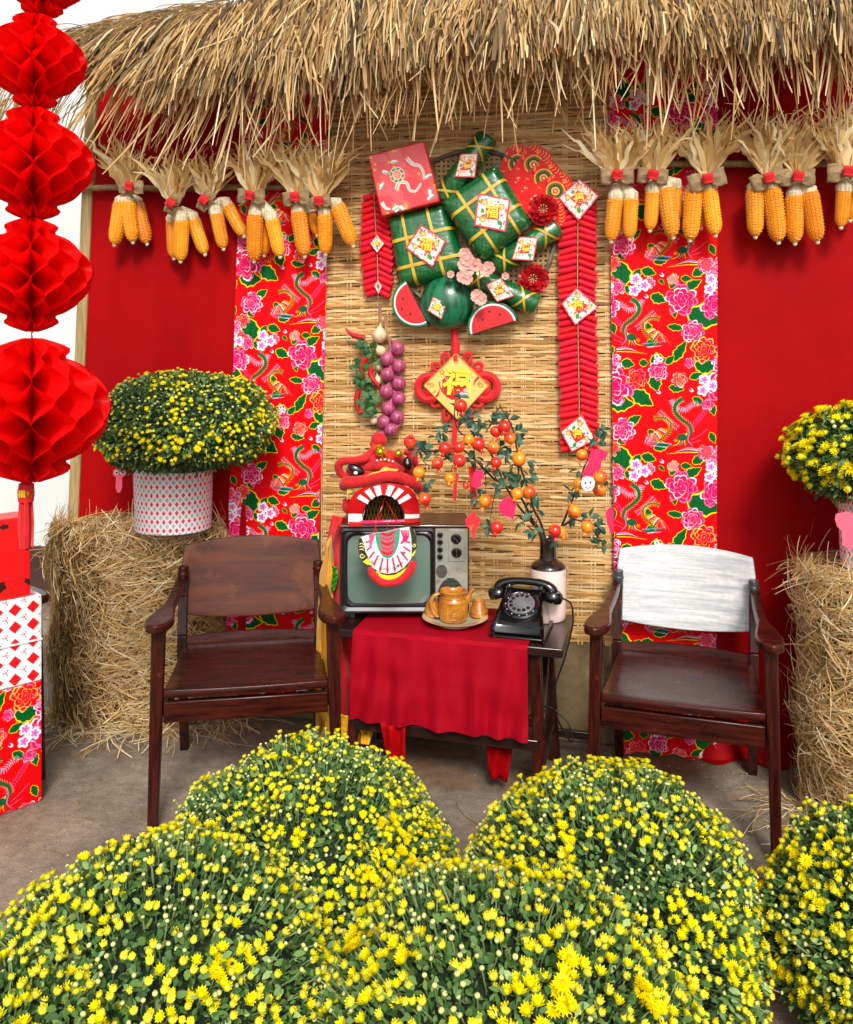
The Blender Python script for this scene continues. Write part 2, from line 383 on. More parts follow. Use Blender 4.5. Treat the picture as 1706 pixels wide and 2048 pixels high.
for x, y, l, a, w in ((250, 420, 90, 1.2, .5), (380, 620, 80, -.8, .55), (555, 880, 90, .6, .5), (330, 1170, 110, -.3, .5), (270, 1090, 70, .9, .6), (250, 60, 100, .3, .6), (560, 60, 110, -.6, .5), (130, 180, 90, .9, .5), (480, 1290 - 1184, 70, 0, .6), (270, 510, 70, 0, .7), (640, 930, 90, 1.3, .5), (30, 420, 80, 1.4, .5)):
    leaf(c, x, y, l, a, w)
for x, y, r in ((600, 20, 48), (270, 1130, 40), (60, 160, 44), (500, 640, 30), (250, 130, 36), (610, 900, 36)): peony(c, x, y, r, MAG if r % 8 else (.9, .2, .1), (.93, .2, .4), seed=int(r + x))
for x, y, r in ((590, 745, 42), (170, 1290, 44), (630, 110, 40), (300, 600, 20)): blossoms(c, x, y, r)
phoenix(c, 150, 400, 1.0, 1); phoenix(c, 450, 1035, 1.0, -1)
for x, y in ((235, 1400), (510, 810), (310, 825), (330, 80)): c.ell(x, y, 16, 11, WHT, .7); c.ell(x - 5, y - 4, 10, 7, MAG, .7)
FLORAL = c.image('floral_print', 2)

def phuc_print(seed, base=(.92, .85, .84)):
    c = Cv(256, 256, (.85, .05, .12)); q = random.Random(seed)
    c.poly([(12, 12), (244, 12), (244, 244), (12, 244)], base)
    cols = [(.97, .97, .98), (.95, .35, .4), (.15, .6, .25), (.8, .9, .8), (1, .75, .3), (.88, .1, .2), (.75, .8, .88), WHT]
    for i in range(90):
        x, y = q.uniform(15, 241), q.uniform(15, 241); c.ell(x, y, q.uniform(5, 20), q.uniform(4, 12), q.choice(cols), q.uniform(0, 3), wob=.2, seed=i)
    for x, y in ((60, 60), (196, 70), (60, 196)): c.ell(x, y, 26, 24, (.95, .55, .3), wob=.25); c.ell(x, y, 14, 13, (1, .85, .4), wob=.2)
    c.ell(200, 196, 24, 18, (.1, .55, .2), .6); c.ell(52, 128, 20, 14, (.15, .6, .25), 1.2)
    c.poly([(74, 86), (180, 74), (190, 176), (82, 186)], (.86, .05, .06)); return c.image('blessing_print', 2)
PH = [phuc_print(k) for k in (1, 2)]
c = Cv(512, 512, (.93, .16, .2)); q = random.Random(4)
for i in range(14): c.ell(q.uniform(0, 512), q.uniform(0, 512), q.uniform(30, 80), q.uniform(25, 60), (.95, .3, .32), q.uniform(0, 3), wob=.1, seed=i)
for i in range(26):
    x, y = q.uniform(0, 512), q.uniform(0, 512); a = q.uniform(0, 3)
    if i % 3: c.line([(x - 8 + q.uniform(-14, 14), y - 40), (x + 10, y - 12), (x - 10, y + 14), (x + 14, y + 36)], 3, (1, .5, .15)); c.ell(x + 20, y, 12, 12, (1, .65, .2))
    else: c.ell(x, y, 34, 16, WHT, a, wob=.1); c.ell(x + 6, y + 6, 24, 9, (.35, .62, .5), a); c.ell(x, y - 3, 20, 7, WHT, a)
for pts in ([(180, 330), (220, 280), (280, 300), (290, 360), (340, 380), (400, 330)], [(330, 100), (370, 160), (420, 190), (440, 250), (430, 310)], [(30, 400), (50, 450), (90, 470)]):
    c.line(pts, 34, WHT, 16); c.line(pts, 18, (.55, .75, .65), 6); c.line([(a + 6, b + 4) for a, b in pts], 7, (.9, .8, .5), 3)
c.ell(215, 215, 66, 66, (1, .9, .75)); c.ell(215, 215, 60, 60, (.15, .5, .25)); c.ell(215, 215, 42, 42, (.95, .8, .75))
for k in range(8): a = k * .785; c.ell(215 + 51 * math.cos(a), 215 + 51 * math.sin(a), 9, 6, (.98, .8, .75), a)
c.ell(215, 215, 32, 32, (.95, .4, .4)); [c.line([(195 + 9 * k, 196), (190 + 9 * k, 236)], 4, (1, .85, .4)) for k in range(5)]
GIFT = c.image('gift_print', 2)
c = Cv(128, 256, (.9, .05, .05)); q = random.Random(8)
for i in range(30): c.ell(q.uniform(0, 128), q.uniform(0, 256), q.uniform(4, 14), q.uniform(3, 9), q.choice([(.95, .2, .1), (.8, .02, .05), (1, .5, .2)]), q.uniform(0, 3), wob=.2, seed=i)
for k in range(9): c.line([(8 + 14 * k, 8), (14 + 14 * k, 20), (8 + 14 * k, 34)], 3, (1, .7, .25))
for r, col in ((40, (1, .55, .15)), (34, (.35, .4, .1)), (26, (.1, .3, .1)), (18, (.95, .7, .35)), (11, (.8, .25, .15)), (5, (1, .85, .5))): c.ell(64, 82, r, r * 1.05, col, wob=.04)
for k in range(24): a = k * .262; c.ell(64 + 38 * math.cos(a), 82 + 40 * math.sin(a), 3, 3, (1, .8, .3))
for x, y in ((40, 170), (50, 178), (44, 190), (80, 200), (86, 190)): c.ell(x, y, 4, 4, (1, .75, .6))
ENV = c.image('envelope_print')
c = Cv(512, 512, (.93, .77, .42)); q = random.Random(3)
for i in range(420): x, y = q.uniform(0, 512), q.uniform(0, 512); c.ell(x, y, 3.5, 2.5, q.choice([(.8, .6, .2), (1, .92, .6), (.75, .5, .15)]))
for r, col in ((176, (1, .9, .6)), (168, (.8, .04, .05))):
    c.poly([(256 + r * math.cos(k * .785 + .39), 256 + r * math.sin(k * .785 + .39)) for k in range(8)], col)
for x, y in ((130, 230), (165, 200), (160, 250), (125, 275)): c.ell(x, y, 17, 17, (1, .8, .7)); c.ell(x, y, 11, 11, (.4, .02, .03))
for x, y in ((370, 180), (385, 230), (360, 280)): blossoms(c, x, y, 24)
for x, y in ((60, 60), (450, 60), (60, 450), (250, 40), (40, 260)): c.ell(x, y, 26, 26, (.9, .4, .1), wob=.3); c.ell(x, y, 14, 14, (1, .8, .3))
c.line([(90, 360), (150, 400), (240, 420), (330, 400)], 12, (.8, .1, .1)); c.ell(180, 400, 30, 20, (.9, .2, .2), wob=.3); c.ell(400, 340, 22, 22, ORG)
KNOT = c.image('knot_print', 2)
def diamonds(name, n, ca, cb, bg, bw=.62, motif=False):
    s_ = 512; c = Cv(s_, s_, bg); u = s_ / n
    for i in range(-1, n + 1):
        for j in range(-1, 2 * n + 1):
            cx = (i + .5 * (j % 2)) * u; cy = j * u / 2
            if motif and j % 2 == 0:
                for k in range(6): a = k * 1.047; c.ell(cx + u * .15 * math.cos(a), cy + u * .15 * math.sin(a), u * .06, u * .035, cb if k % 2 else (.75, .8, .82), a)
                c.ell(cx, cy, u * .07, u * .07, (.9, .45, .55)); continue
            col = ca if (j % 2) else cb
            if col is None: continue
            w = u * .5 * bw; c.poly([(cx - w, cy), (cx, cy - w), (cx + w, cy), (cx, cy + w)], col)
    return c.image(name, 1)
POTIMG = diamonds('pot_print', 6, (.9, .22, .34), (.66, .76, .78), (.98, .93, .94), .62)
BOXIMG = diamonds('box_print', 5, (.88, .06, .1), (.45, .5, .55), (.97, .95, .95), .72, True)
c = Cv(256, 256, (.9, .02, .04)); q = random.Random(14)
c.ell(90, 130, 44, 44, (.22, .06, .03)); c.ell(90, 130, 34, 34, (.9, .03, .04)); c.ell(90, 130, 20, 20, (.3, .08, .03)); c.ell(90, 130, 9, 9, (.9, .03, .04))
for i in range(22):
    a = i * .571; r = 66 + 30 * (i % 3); c.ell(90 + r * math.cos(a), 130 + r * math.sin(a), 13, 8, (.2, .07, .03), a, wob=.3, seed=i)
c.poly([(150, 100), (190, 90), (200, 130), (180, 170), (160, 150)], (.25, .1, .04)); c.ell(205, 60, 16, 16, (.2, .06, .03), wob=.3)
RBOX = c.image('red_box_print')
c = Cv(256, 256, (.94, .9, .92)); q = random.Random(2)
for k in range(11):
    a = math.pi * (k + .5) / 11; c.line([(128 + 95 * math.cos(a), 60 + 110 * math.sin(a)), (128 + 150 * math.cos(a), 60 + 190 * math.sin(a))], 10, (.85, .1, .3))
for k in range(7): c.line([(20 + 8 * k, 10), (30, 60 + 10 * k)], 6, (.93, .35, .5))
for k in range(5): c.line([(200 + 10 * k, 14), (215 + 6 * k, 60), (200, 90)], 7, (.85, .1, .35))
c.poly([(60, 0), (196, 0)] + [(128 + 68 * math.cos(a), 20 + 150 * math.sin(a)) for a in np.linspace(0, math.pi, 14)], (.1, .62, .5))
for k in range(5):
    y = 14 + 26 * k; c.poly([(66 + 4 * k, y), (128, y + 18), (190 - 4 * k, y - 4), (150, y + 30), (128, y + 40), (100, y + 28)], (.92, .22, .38) if k % 2 else (.88, .08, .2))
TONGUE = c.image('tongue_print')
# ------------------------------------------------------------------ material set
def hx(s): return lin(tuple(int(s[i:i + 2], 16) / 255 for i in (0, 2, 4)))
M_floor = mat('concrete', hx('9c8d7c'), .8, hx('62564a'), 1.6, bump=1, bs=38, detail=9, dirt=(hx('85603f'), 1.6, .52, .74), spec=.3, ramp=(.36, .64), fine=(22, .25, 170))
M_red = mat('red_cloth', (.36, .0008, .002), .62, (.30, .0006, .002), 3, bump=.12, bs=500, spec=.08)
M_tcloth = mat('crimson_cloth', (.37, .001, .012), .65, (.30, .001, .009), 3, bump=.12, bs=500, spec=.10)
M_floral = mat('floral_cotton', (1, 1, 1), .6, img=FLORAL, spec=.1, bump=.1, bs=500)
M_burlap = mat('burlap', hx('8a7657'), .9, hx('6f5d42'), 9, (1, 1, 1), bump=.8, bs=220, spec=.1)
M_bamboo = mat('bamboo_strip', (1, 1, 1), .55, tint=True, bump=.3, bs=60, bstretch=(1, 1, 18), spec=.35)
M_pole = mat('bamboo_pole', hx('a08352'), .5, hx('7a6240'), 6, (12, 12, 1), bump=.4, bs=30)
M_thatch = mat('dry_palm_straw', (1, 1, 1), .6, tint=True, spec=.3, transl=.18)
M_hay = mat('hay', (1, 1, 1), .6, tint=True, spec=.3, transl=.1)
M_haycore = mat('hay_core', hx('6a5028'), .9, hx('3a2a12'), 30, (1, 1, 1), bump=1, bs=90)
M_white = mat('white_panel', hx('dddfdd'), .6, hx('cfd2d1'), 1.2, bump=.1, bs=20)
M_post = mat('pale_timber', hx('b39a6a'), .7, hx('8c7444'), 7, (8, 8, .6), bump=.4, bs=20)
M_dark = mat('brown_plinth', hx('4a2c22'), .7, hx('33201a'), 5, bump=.3, bs=30)
M_wood = mat('mahogany', hx('4c1a10'), .28, hx('1c0906'), 5, (1.2, 14, 14), bump=.12, bs=40, bstretch=(1, 12, 12), spec=.3, coat=.14, coatr=.12, dirt=(hx('6e3422'), 30, .66, .84), rv=.08, detail=6)
M_woodv = mat('mahogany_upright', hx('481910'), .3, hx('1a0805'), 5, (14, 14, 1.2), bump=.12, bs=40, bstretch=(12, 12, 1), spec=.3, coat=.14, coatr=.12, dirt=(hx('6e3422'), 30, .66, .84), rv=.08, detail=6)
M_back1 = mat('worn_brown_panel', hx('63301f'), .55, hx('3c1f17'), 4, (.6, 6, 6), bump=.12, bs=60, bstretch=(1, 14, 14), spec=.25, dirt=(hx('7c4a30'), 5, .55, .75), detail=7)
M_back_glare = mat('sky_glare_panel', hx('d2d2d3'), .4, hx('a6a8ab'), 6, (.6, 8, 16), bump=.25, bs=40, bstretch=(1, 10, 18), coat=.25, coatr=.25, dirt=(hx('8a8b8e'), 4, .58, .85), detail=6, fine=(60, .08))  # pale base colour stands in for sky glare on the varnished wood
M_dwood = mat('dark_table_wood', hx('2e1512'), .3, hx('1b0d0c'), 5, (1.2, 12, 12), bump=.12, bs=40, coat=.5, coatr=.12, dirt=(hx('4a2a24'), 18, .6, .75), detail=6)
M_bronze = mat('darkened_fitting', hx('5d5e61'), .3, metal=.6)

# ------------------------------------------------------------------ the setting
def gridobj(name, x0, x1, y0, y1, z, n, m, mt, bump=0):
    X, Y = np.meshgrid(np.linspace(x0, x1, n), np.linspace(y0, y1, m)); V = np.stack([X, Y, np.full_like(X, z)], 2).reshape(-1, 3)
    i = np.arange(m - 1)[:, None] * n + np.arange(n - 1)[None]; F = np.stack([i, i + 1, i + n + 1, i + n], 2).reshape(-1, 4)
    return npobj(name, V, F, mt, smooth=True)
fl = struct(gridobj('floor', -40, 40, -40, 40, 0, 21, 21, M_floor))
wl_ = MB().box((-2.1, 1.45, 2.4), (6.4, .06, 4.8)); o = obj('tent_wall', wl_, M_white); tag(o, 'plain white tent wall at the far left beyond the lantern string', 'wall')
o = obj('wall_plinth', MB().box((-2.1, 1.40, .17), (6.4, .035, .34)), M_dark); tag(o, 'dark brown board along the foot of the white wall behind the hay', 'board')
pa, pb = P(184, 250, .01), P(146, 1130, .01)
o = obj('timber_post', MB().beam(pb + (pb - pa) * .65, pa + (pa - pb) * .10, .05, .04), M_post, bevel=.004); tag(o, 'pale timber post at the left edge of the red backdrop', 'post')
o = obj('backing_board', MB().box((.35, .05, 1.5), (3.3, .02, 3.0)), mat('backing', hx('8a6c3c'), .9)); tag(o, 'plain brown board wall behind the cloths and the bamboo mat', 'wall')

def cloth(name, corners, off, mt, label, cat, fold=.006, nf=5, nx=60, nz=60, uvs=None, pud=0, seed=1, topshift=0):
    (a, b, c_, d) = corners      # top-left, top-right, bottom-right, bottom-left in picture pixels on the wall plane
    A, B, C_, Dd = [P(x, y, off) for x, y in (a, b, c_, d)]; g = []; uu = []
    for i in range(nz + 1):
        t = i / nz; L_ = A.lerp(Dd, t); R_ = B.lerp(C_, t); row = []; ur = []
        for j in range(nx + 1):
            s_ = j / nx; p = L_.lerp(R_, s_)
            w = math.sin(s_ * nf * 6.28 + seed + .8 * math.sin(t * 2 + seed)) * .6 + math.sin(s_ * nf * 2.3 * 6.28 + 2 * seed + t * 1.5) * .25
            q = mnoise.noise(Vector((s_ * 3 + seed * 9, t * 2.5, 0)))
            dy = -fold * (w * (.3 + .7 * t) + 1.2 * q)
            if pud: k = max(0, (t - .93) / .07); dy -= pud * k * k * (1 + .5 * math.sin(s_ * 19))
            e = 0
            if j in (0, nx): e = .003 * mnoise.noise(Vector((j, t * 14, seed)))
            row.append((p.x + e, p.y + dy, max(.006, p.z))); ur.append((p.x / .42, p.z / .73))
        g.append(row); uu.append(ur)
    o = obj(name, MB().grid(g, uu), mt); tag(o, label, cat); return o
cloth('red_curtain', [(196, 60), (500, 60), (500, 372), (190, 380)], .012, M_red, 'strip of plain dark red cloth above the left bamboo pole', 'cloth', .004, 3, seed=4)
cloth('red_curtain', [(184, 374), (500, 372), (490, 1500), (138, 1500)], .02, M_red, 'plain red cloth hanging below the left bamboo pole behind the tall flower pot', 'cloth', .006, 3, seed=2)
cloth('red_curtain', [(1395, 60), (1760, 60), (1760, 1570), (1395, 1535)], .012, M_red, 'plain red cloth covering the wall at the far right', 'cloth', .011, 1.35, nx=90, pud=.06, seed=5)
FU = lambda dx, dy: None
def floral(name, corners, off, dx, dz, label, seed, pud=0):
    o = cloth(name, corners, off, M_floral, label, 'cloth', .0075, 1.7, 48, 60, pud=pud, seed=seed)
    for l in o.data.uv_layers[0].data: l.uv = (l.uv[0] + dx, l.uv[1] + dz)
    return o
pL = P(480, 565, .02); pRt = P(1217, 545, .02)
# phoenix top of the print (v = 1 - 215/1184) sits at these heights
floral('floral_curtain', [(487, 60), (668, 60), (628, 1420), (447, 1420)], .026, -pL.x / .42 + .0, -pL.z / .73 + .0 + .22, 'floral red cotton banner with phoenixes and peonies left of the bamboo mat', 3)
floral('floral_curtain', [(1217, 60), (1437, 60), (1432, 1538), (1232, 1508)], .03, -pRt.x / .42 + .0, -pRt.z / .73 + .0 - .05, 'floral red cotton banner with phoenixes and peonies right of the bamboo mat', 6, pud=.03)

# burlap below the mat, then the woven mat itself
cloth('burlap_sheet', [(640, 1150), (1235, 1150), (1235, 1494), (625, 1455)], -.004, M_burlap, 'bare beige burlap showing under the lower edge of the bamboo mat', 'cloth', .002, 3)
def mat_weave():
    x0 = P(648, 900, 0).x; x1 = P(1226, 900, 0).x; z0 = P(1170, 1284, 0).z; z1 = P(900, 40, 0).z
    root = thing('bamboo_mat', 'woven golden bamboo mat hanging in the middle behind the ornaments', 'mat', ((x0 + x1) / 2, 0, z0))
    nr = int((z1 - z0) / .0108); sp = .056; nvt = int((x1 - x0) / sp); seg = nvt * 4; paths = []; W = []; T = []
    pal = np.array([hx('d3a468'), hx('e0b67c'), hx('c49456'), hx('b58648'), hx('e8c68e'), hx('a0743c')])
    for r in range(nr):
        z = z0 + (r + .5) * (z1 - z0) / nr; xs = x0 - rng.uniform(0, .01); ph = r % 2
        while xs < x1:
            ln = rng.uniform(.35, 1.3); xe = min(x1 + .008, xs + ln); k = 48
            X = np.linspace(xs, xe, k); zz = z + .0022 * np.sin(X * 9 + r * 1.3) + .0016 * np.sin(X * 31 + r * 2.1) + .005 * np.sin(X * 3.2 + 1) * (1 - abs(2 * r / nr - 1)) + rng.uniform(-.0006, .0006)
            Y = -.0021 * np.cos(np.pi * (X - x0) / sp + np.pi * ph) - .0030 - rng.uniform(0, .0015)
            paths.append(np.stack([X, Y, zz], 1)); W.append(np.full(k, rng.uniform(.0088, .0118))); T.append(pal[rng.choice(6, p=[.3, .22, .2, .1, .12, .06])] * rng.uniform(.8, 1.12)); xs = xe + rng.uniform(-.004, .002)
    V, F, TT = ribbons(np.array(paths), np.array(W), np.tile([0, 1., 0], (len(paths), 1)), np.array(T))
    # give the strips a slightly domed face: fine relief comes from the bump
    o = npobj('weft_strip', V, F, M_bamboo, root, TT, kind='stuff')
    paths = []; W = []; T = []
    for v in range(nvt + 1):
        for q in (-1, 1) if v % 3 else (-1, 0, 1):
            X = x0 + v * sp + q * .0075 + rng.uniform(-.001, .001); Z = np.linspace(z0 - .01, z1, 300)
            paths.append(np.stack([X + .002 * np.sin(Z * 5 + v), np.full(300, -.0024) - .0008 * np.sin(Z * 100), Z], 1)); W.append(np.full(300, .0048)); T.append(pal[rng.choice([1, 4, 0])] * rng.uniform(.85, 1.05))
    V, F, TT = ribbons(np.array(paths), np.array(W), np.tile([0, 1., 0], (len(paths), 1)), np.array(T))
    npobj('warp_strip', V, F, M_bamboo, root, TT, kind='stuff')
    # dark knots and stains of the cane
    for px, py, w in ((960, 1100, 60), (1010, 1102, 40), (880, 1345 - 245, 40), (720, 300, 18), (1035, 330, 14), (1160, 640, 8), (1150, 760, 7), (690, 1000, 12)):
        p = P(px, py, .0072); obj('dark_knot', MB().ell(p, (w * .001, .001, .0022), 8, 5), mat('cane_knot', hx('4a3216'), .8), root)
mat_weave()
o = obj('bamboo_pole', MB().tube([P(150 + (700 - 150) * k / 6, 377 - .4 * k, .06) + Vector((0, 0, .004 * math.sin(k * 2))) for k in range(7)], [.012, .014, .013, .014, .012, .013, .011], 10), M_pole)
tag(o, 'thin bamboo pole carrying the corn bunches on the left', 'pole')
o = obj('bamboo_pole', MB().tube([P(1194 + (1760 - 1194) * k / 6, 327 + .4 * k, .06) + Vector((0, 0, .003 * math.sin(k * 3))) for k in range(7)], [.012, .014, .013, .014, .012, .013, .011], 10), M_pole)
tag(o, 'thin bamboo pole carrying the corn bunches on the right', 'pole')

# ------------------------------------------------------------------ thatch
def thatch():
    root = thing('thatched_eave', 'shaggy thatch of dry palm straw hanging across the top of the stall', 'thatched roof', P(853, 0, .4))
    n = 15000; px = rng.uniform(130, 1800, n); lay = rng.uniform(0, 1, n)
    lim = np.interp(px, [130, 200, 300, 460, 1706], [70, 45, 30, 2, -40])     # upper edge of the thatch in the picture
    py = lim + lay ** 1.05 * np.interp(px, [130, 300, 460, 700, 1000, 1200, 1800], [60, 100, 90, 65, 45, 30, 30]) - np.interp(px, [130, 450, 700], [0, 0, 60]) * rng.uniform(0, 1, n)
    off = .37 + rng.uniform(-.06, .08, n)
    drift = np.interp(px, [130, 220, 350, 500, 650, 800, 1000, 1300, 1500, 1706], [-1.7, -1.35, -.95, -.55, -.30, -.12, -.12, .10, .0, .18]) + rng.normal(0, .26, n)
    clump = np.array([mnoise.noise(Vector((x * .012, y * .01, 3))) for x, y in zip(px, py)]); drift += clump * .5
    L_ = np.interp(px, [130, 300, 450, 700, 1000, 1300, 1706], [.15, .20, .24, .27, .23, .21, .22]) * rng.uniform(.5, 1.15, n) * (1 + .55 * clump)
    P0 = np.array([P(a, b, c_) for a, b, c_ in zip(px, py, off)]); K = 7
    d0 = np.stack([drift * 1.1, -rng.uniform(.0, .22, n), -np.ones(n) * .8], 1); d0 /= np.linalg.norm(d0, axis=1, keepdims=True)
    d1 = np.stack([drift * .55 + rng.normal(0, .1, n), rng.normal(.0, .12, n), -np.ones(n)], 1); d1 /= np.linalg.norm(d1, axis=1, keepdims=True)
    path = [P0]
    kink = rng.uniform(0, 1, n) < .16
    for k in range(1, K):
        t = k / (K - 1); d = d0 * (1 - t) + d1 * t
        d = d + rng.normal(0, .05, (n, 3)) + (kink * (k == 4))[:, None] * rng.normal(0, .8, (n, 3)); path.append(path[-1] + d * (L_ / (K - 1))[:, None])
    path = np.stack(path, 1)
    w = (rng.gamma(3.2, .0014, n) + .0017)[:, None] * np.array([.8, 1, 1, 1, .95, .85, .55])[None]
    pal = np.array([hx('c09a60'), hx('e2c48e'), hx('9a7646'), hx('574430'), hx('d2ac74'), hx('75603f'), hx('f0dcb0'), hx('c48a54')])
    T = pal[rng.choice(8, n, p=[.24, .16, .17, .10, .15, .08, .07, .03])] * rng.uniform(.75, 1.1, n)[:, None] * np.clip(1 + .9 * np.array([mnoise.noise(Vector((x * .03, y * .02, 9))) for x, y in zip(px, py)]), .45, 1.2)[:, None]
    side = np.stack([rng.normal(0, .5, n), np.ones(n), rng.normal(0, .3, n)], 1)
    V, F, TT = ribbons(path, w, side, T); npobj('straw', V, F, M_thatch, root, TT, kind='stuff')
    # long loose ends that hang out below the fringe
    n = 900; px = rng.uniform(190, 1720, n); py = np.interp(px, [190, 450, 700, 1000, 1706], [120, 120, 50, 20, 20]) + rng.uniform(-20, 60, n); P0 = np.array([P(a, b, c_) for a, b, c_ in zip(px, py, rng.uniform(.26, .40, n))])
    dr = np.interp(px, [150, 350, 600, 1000, 1706], [-.75, -.45, -.15, -.05, .05]) + rng.normal(0, .16, n); L_ = rng.uniform(.12, .36, n) * np.interp(px, [150, 700, 1706], [.9, 1.1, .9])
    d0 = np.stack([dr, np.zeros(n), -np.ones(n)], 1); path = [P0]; cur = rng.normal(0, .12, (n, 3))
    for k in range(1, K): path.append(path[-1] + (d0 + cur * k / 3) * (L_ / (K - 1))[:, None])
    path = np.stack(path, 1); w = rng.uniform(.002, .0085, n)[:, None] * np.array([.9, 1, 1, 1, .9, .8, .5])[None]
    T = pal[rng.choice([0, 1, 2, 4, 6], n)] * rng.uniform(.85, 1.1, n)[:, None]
    V, F, TT = ribbons(path, w, np.stack([rng.normal(0, .4, n), np.ones(n), np.zeros(n)], 1), T); npobj('loose_straw', V, F, M_thatch, root, TT, kind='stuff')
    # wisps poking over the left end and stray ends behind the lanterns
    n = 420; px = np.concatenate([rng.uniform(150, 460, 260), rng.uniform(-40, 150, 160)]); py = np.concatenate([np.interp(px[:260], [150, 460], [62, 6]) + rng.uniform(-8, 14, 260), rng.uniform(150, 215, 160)])
    P0 = np.array([P(a, b, .45) for a, b in zip(px, py)]); dr = np.concatenate([rng.uniform(-1.4, -.5, 260), rng.uniform(-.9, -.2, 160)]); vz = np.concatenate([rng.uniform(-.5, .45, 260), -rng.uniform(.4, 1, 160)])
    path = np.stack([P0 + np.stack([dr, np.zeros(n), vz - .25 * k / K], 1) * (k / (K - 1)) * rng.uniform(.10, .22, n)[:, None] * np.ones((n, 1)) for k in range(K)], 1)
    path = np.sort(path, axis=1)[:, ::1] if False else P0[:, None, :] + (path - P0[:, None, :])
    L_ = rng.uniform(.08, .2, n); ks = np.arange(K) / (K - 1)
    path = P0[:, None, :] + np.stack([dr[:, None] * ks, 0 * ks[None] + np.zeros((n, 1)), vz[:, None] * ks - .35 * ks[None] ** 2], 2) * L_[:, None, None]
    T = pal[rng.choice([0, 2, 3, 5], n)] * rng.uniform(.7, 1.1, n)[:, None]
    V, F, TT = ribbons(path, rng.uniform(.0015, .005, n)[:, None] * np.ones((1, K)), np.tile([0, 1., .2], (n, 1)), T); npobj('wisp', V, F, M_thatch, root, TT, kind='stuff')
    # the roof body behind the fringe
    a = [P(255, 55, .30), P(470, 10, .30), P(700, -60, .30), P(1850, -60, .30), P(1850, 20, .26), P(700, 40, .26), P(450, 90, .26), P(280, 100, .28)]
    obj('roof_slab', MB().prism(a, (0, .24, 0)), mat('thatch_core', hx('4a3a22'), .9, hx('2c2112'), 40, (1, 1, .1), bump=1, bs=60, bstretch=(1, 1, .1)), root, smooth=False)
    top = [P(470, -60, .46), P(1850, -60, .46), P(1850, -420, -.9), P(560, -420, -.9)]
    obj('roof_slope', MB().prism(top, (0, .05, -.05)), MATS['thatch_core'], root, smooth=False)
thatch()
# ------------------------------------------------------------------ wooden armchairs
def make_chair(loc, rz, label, backmat, group='low wooden armchairs'):
    t = thing('armchair', label, 'chair', loc, rz, group)
    def pt(name, m, mt, bev=.005): return obj(name, m, mt, t, world=False, bevel=bev)
    for s in (-1, 1):
        m = MB().beam((s * .305, -.015, 0), (s * .288, .0, .66), .034, .040, (0, -1, 0), .044, .052); pt('front_leg', m, M_woodv)
        m = MB(); rr = [(.56, 0), (.50, .2), (.455, .38), (.465, .48), (.50, .62), (.52, .70)]
        for (ya, za), (yb, zb) in zip(rr, rr[1:]): m.beam((s * .262, ya, za), (s * .262, yb, zb), .034, .045, (0, -1, 0))
        pt('rear_post', m, M_woodv, .003)
        # paddle-shaped arm, wide at the front, narrow behind
        out = []
        for k in range(33):
            u = k / 32
            y = -.085 + .60 * u
            w = .045 - .026 * min(1, max(0, (u - .16) / .25)) if u > .16 else .045 * math.sqrt(max(0, 1 - ((.16 - u) / .16) ** 2)) ** .7
            out.append((y, max(.004, w), .292 - .020 * u - .01 * math.sin(u * 3)))
        ring = [Vector((s * (c_ + w), y, .655 + .012 * abs(y))) for y, w, c_ in out] + [Vector((s * (c_ - w), y, .655 + .012 * abs(y))) for y, w, c_ in reversed(out)]
        m = MB(); m.prism([p + Vector((0, 0, .034)) for p in ring], (0, 0, -.030)); pt('armrest', m, M_wood, .007)
        m = MB().tube([(s * .262, .505, .665), (s * .262, .505, .735)], [.020, .020], 12); m.tube([(s * .262, .500, .70), (s * .262, .500, .715)], [.0225] * 2, 12); pt('post_cap', m, M_bronze if backmat is M_back_glare else M_woodv, .003)
        m = MB().beam((s * .272, .02, .375), (s * .255, .46, .385), .026, .05, (0, 0, 1)); pt('side_rail', m, M_woodv)
    g = []                                            # seat board, slightly dished
    for i in range(13):
        y = -.02 + .47 * i / 12; row = []
        for j in range(13):
            x = -.272 + .544 * j / 12; row.append((x * (1 - .06 * i / 12), y - .012 * (1 - (x / .272) ** 2) * (i == 0), .428 - .010 * math.sin(math.pi * i / 12) * (1 - (x / .30) ** 4) - .008 * i / 12))
        g.append(row)
    m = MB().grid(g); o = obj('seat', m, M_wood, t, world=False, solid=-.026); q = o.modifiers.new('b', 'BEVEL'); q.width = .003; q.segments = 2; q.limit_method = 'ANGLE'
    pt('front_rail', MB().box((0, -.002, .3765), (.545, .026, .070)), M_wood, .004)
    pt('rear_rail', MB().box((0, .485, .345), (.50, .022, .05)), M_wood, .004)
    m = MB(); g = []
    for i in range(2):
        g.append([(-.250 + .50 * j / 12, .462 + .022 * (1 - (j / 6 - 1) ** 2) + .006 * i, .432 + .036 * i + (.008 * (1 - (j / 6 - 1) ** 2) if i else 0)) for j in range(13)])
    o = obj('lower_back_rail', m.grid(g), M_wood, t, world=False, solid=.02, smooth=False)
    g = []
    for i in range(15):
        u = i / 14; row = []
        for j in range(25):
            a = j / 12 - 1; hw = .262 + .012 * math.sin(math.pi * u); e = 1 - a * a
            zt = .803 + .022 * e; zb = .548 - .026 * e; z = zb + (zt - zb) * u
            cr = 1
            row.append((a * hw * cr, .500 + .034 * e + .085 * (z - .56) / .3, z))
        g.append(row)
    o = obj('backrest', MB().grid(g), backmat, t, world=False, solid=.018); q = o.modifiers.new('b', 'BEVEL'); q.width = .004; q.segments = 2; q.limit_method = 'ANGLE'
    if backmat is M_back_glare: o['label'] = 'backrest with sky glare put into its silvery white colour'
    m = MB().beam((-.262, .05, .362), (.262, .05, .362), .02, .02); pt('cross_bar', m, M_wood)
    return t
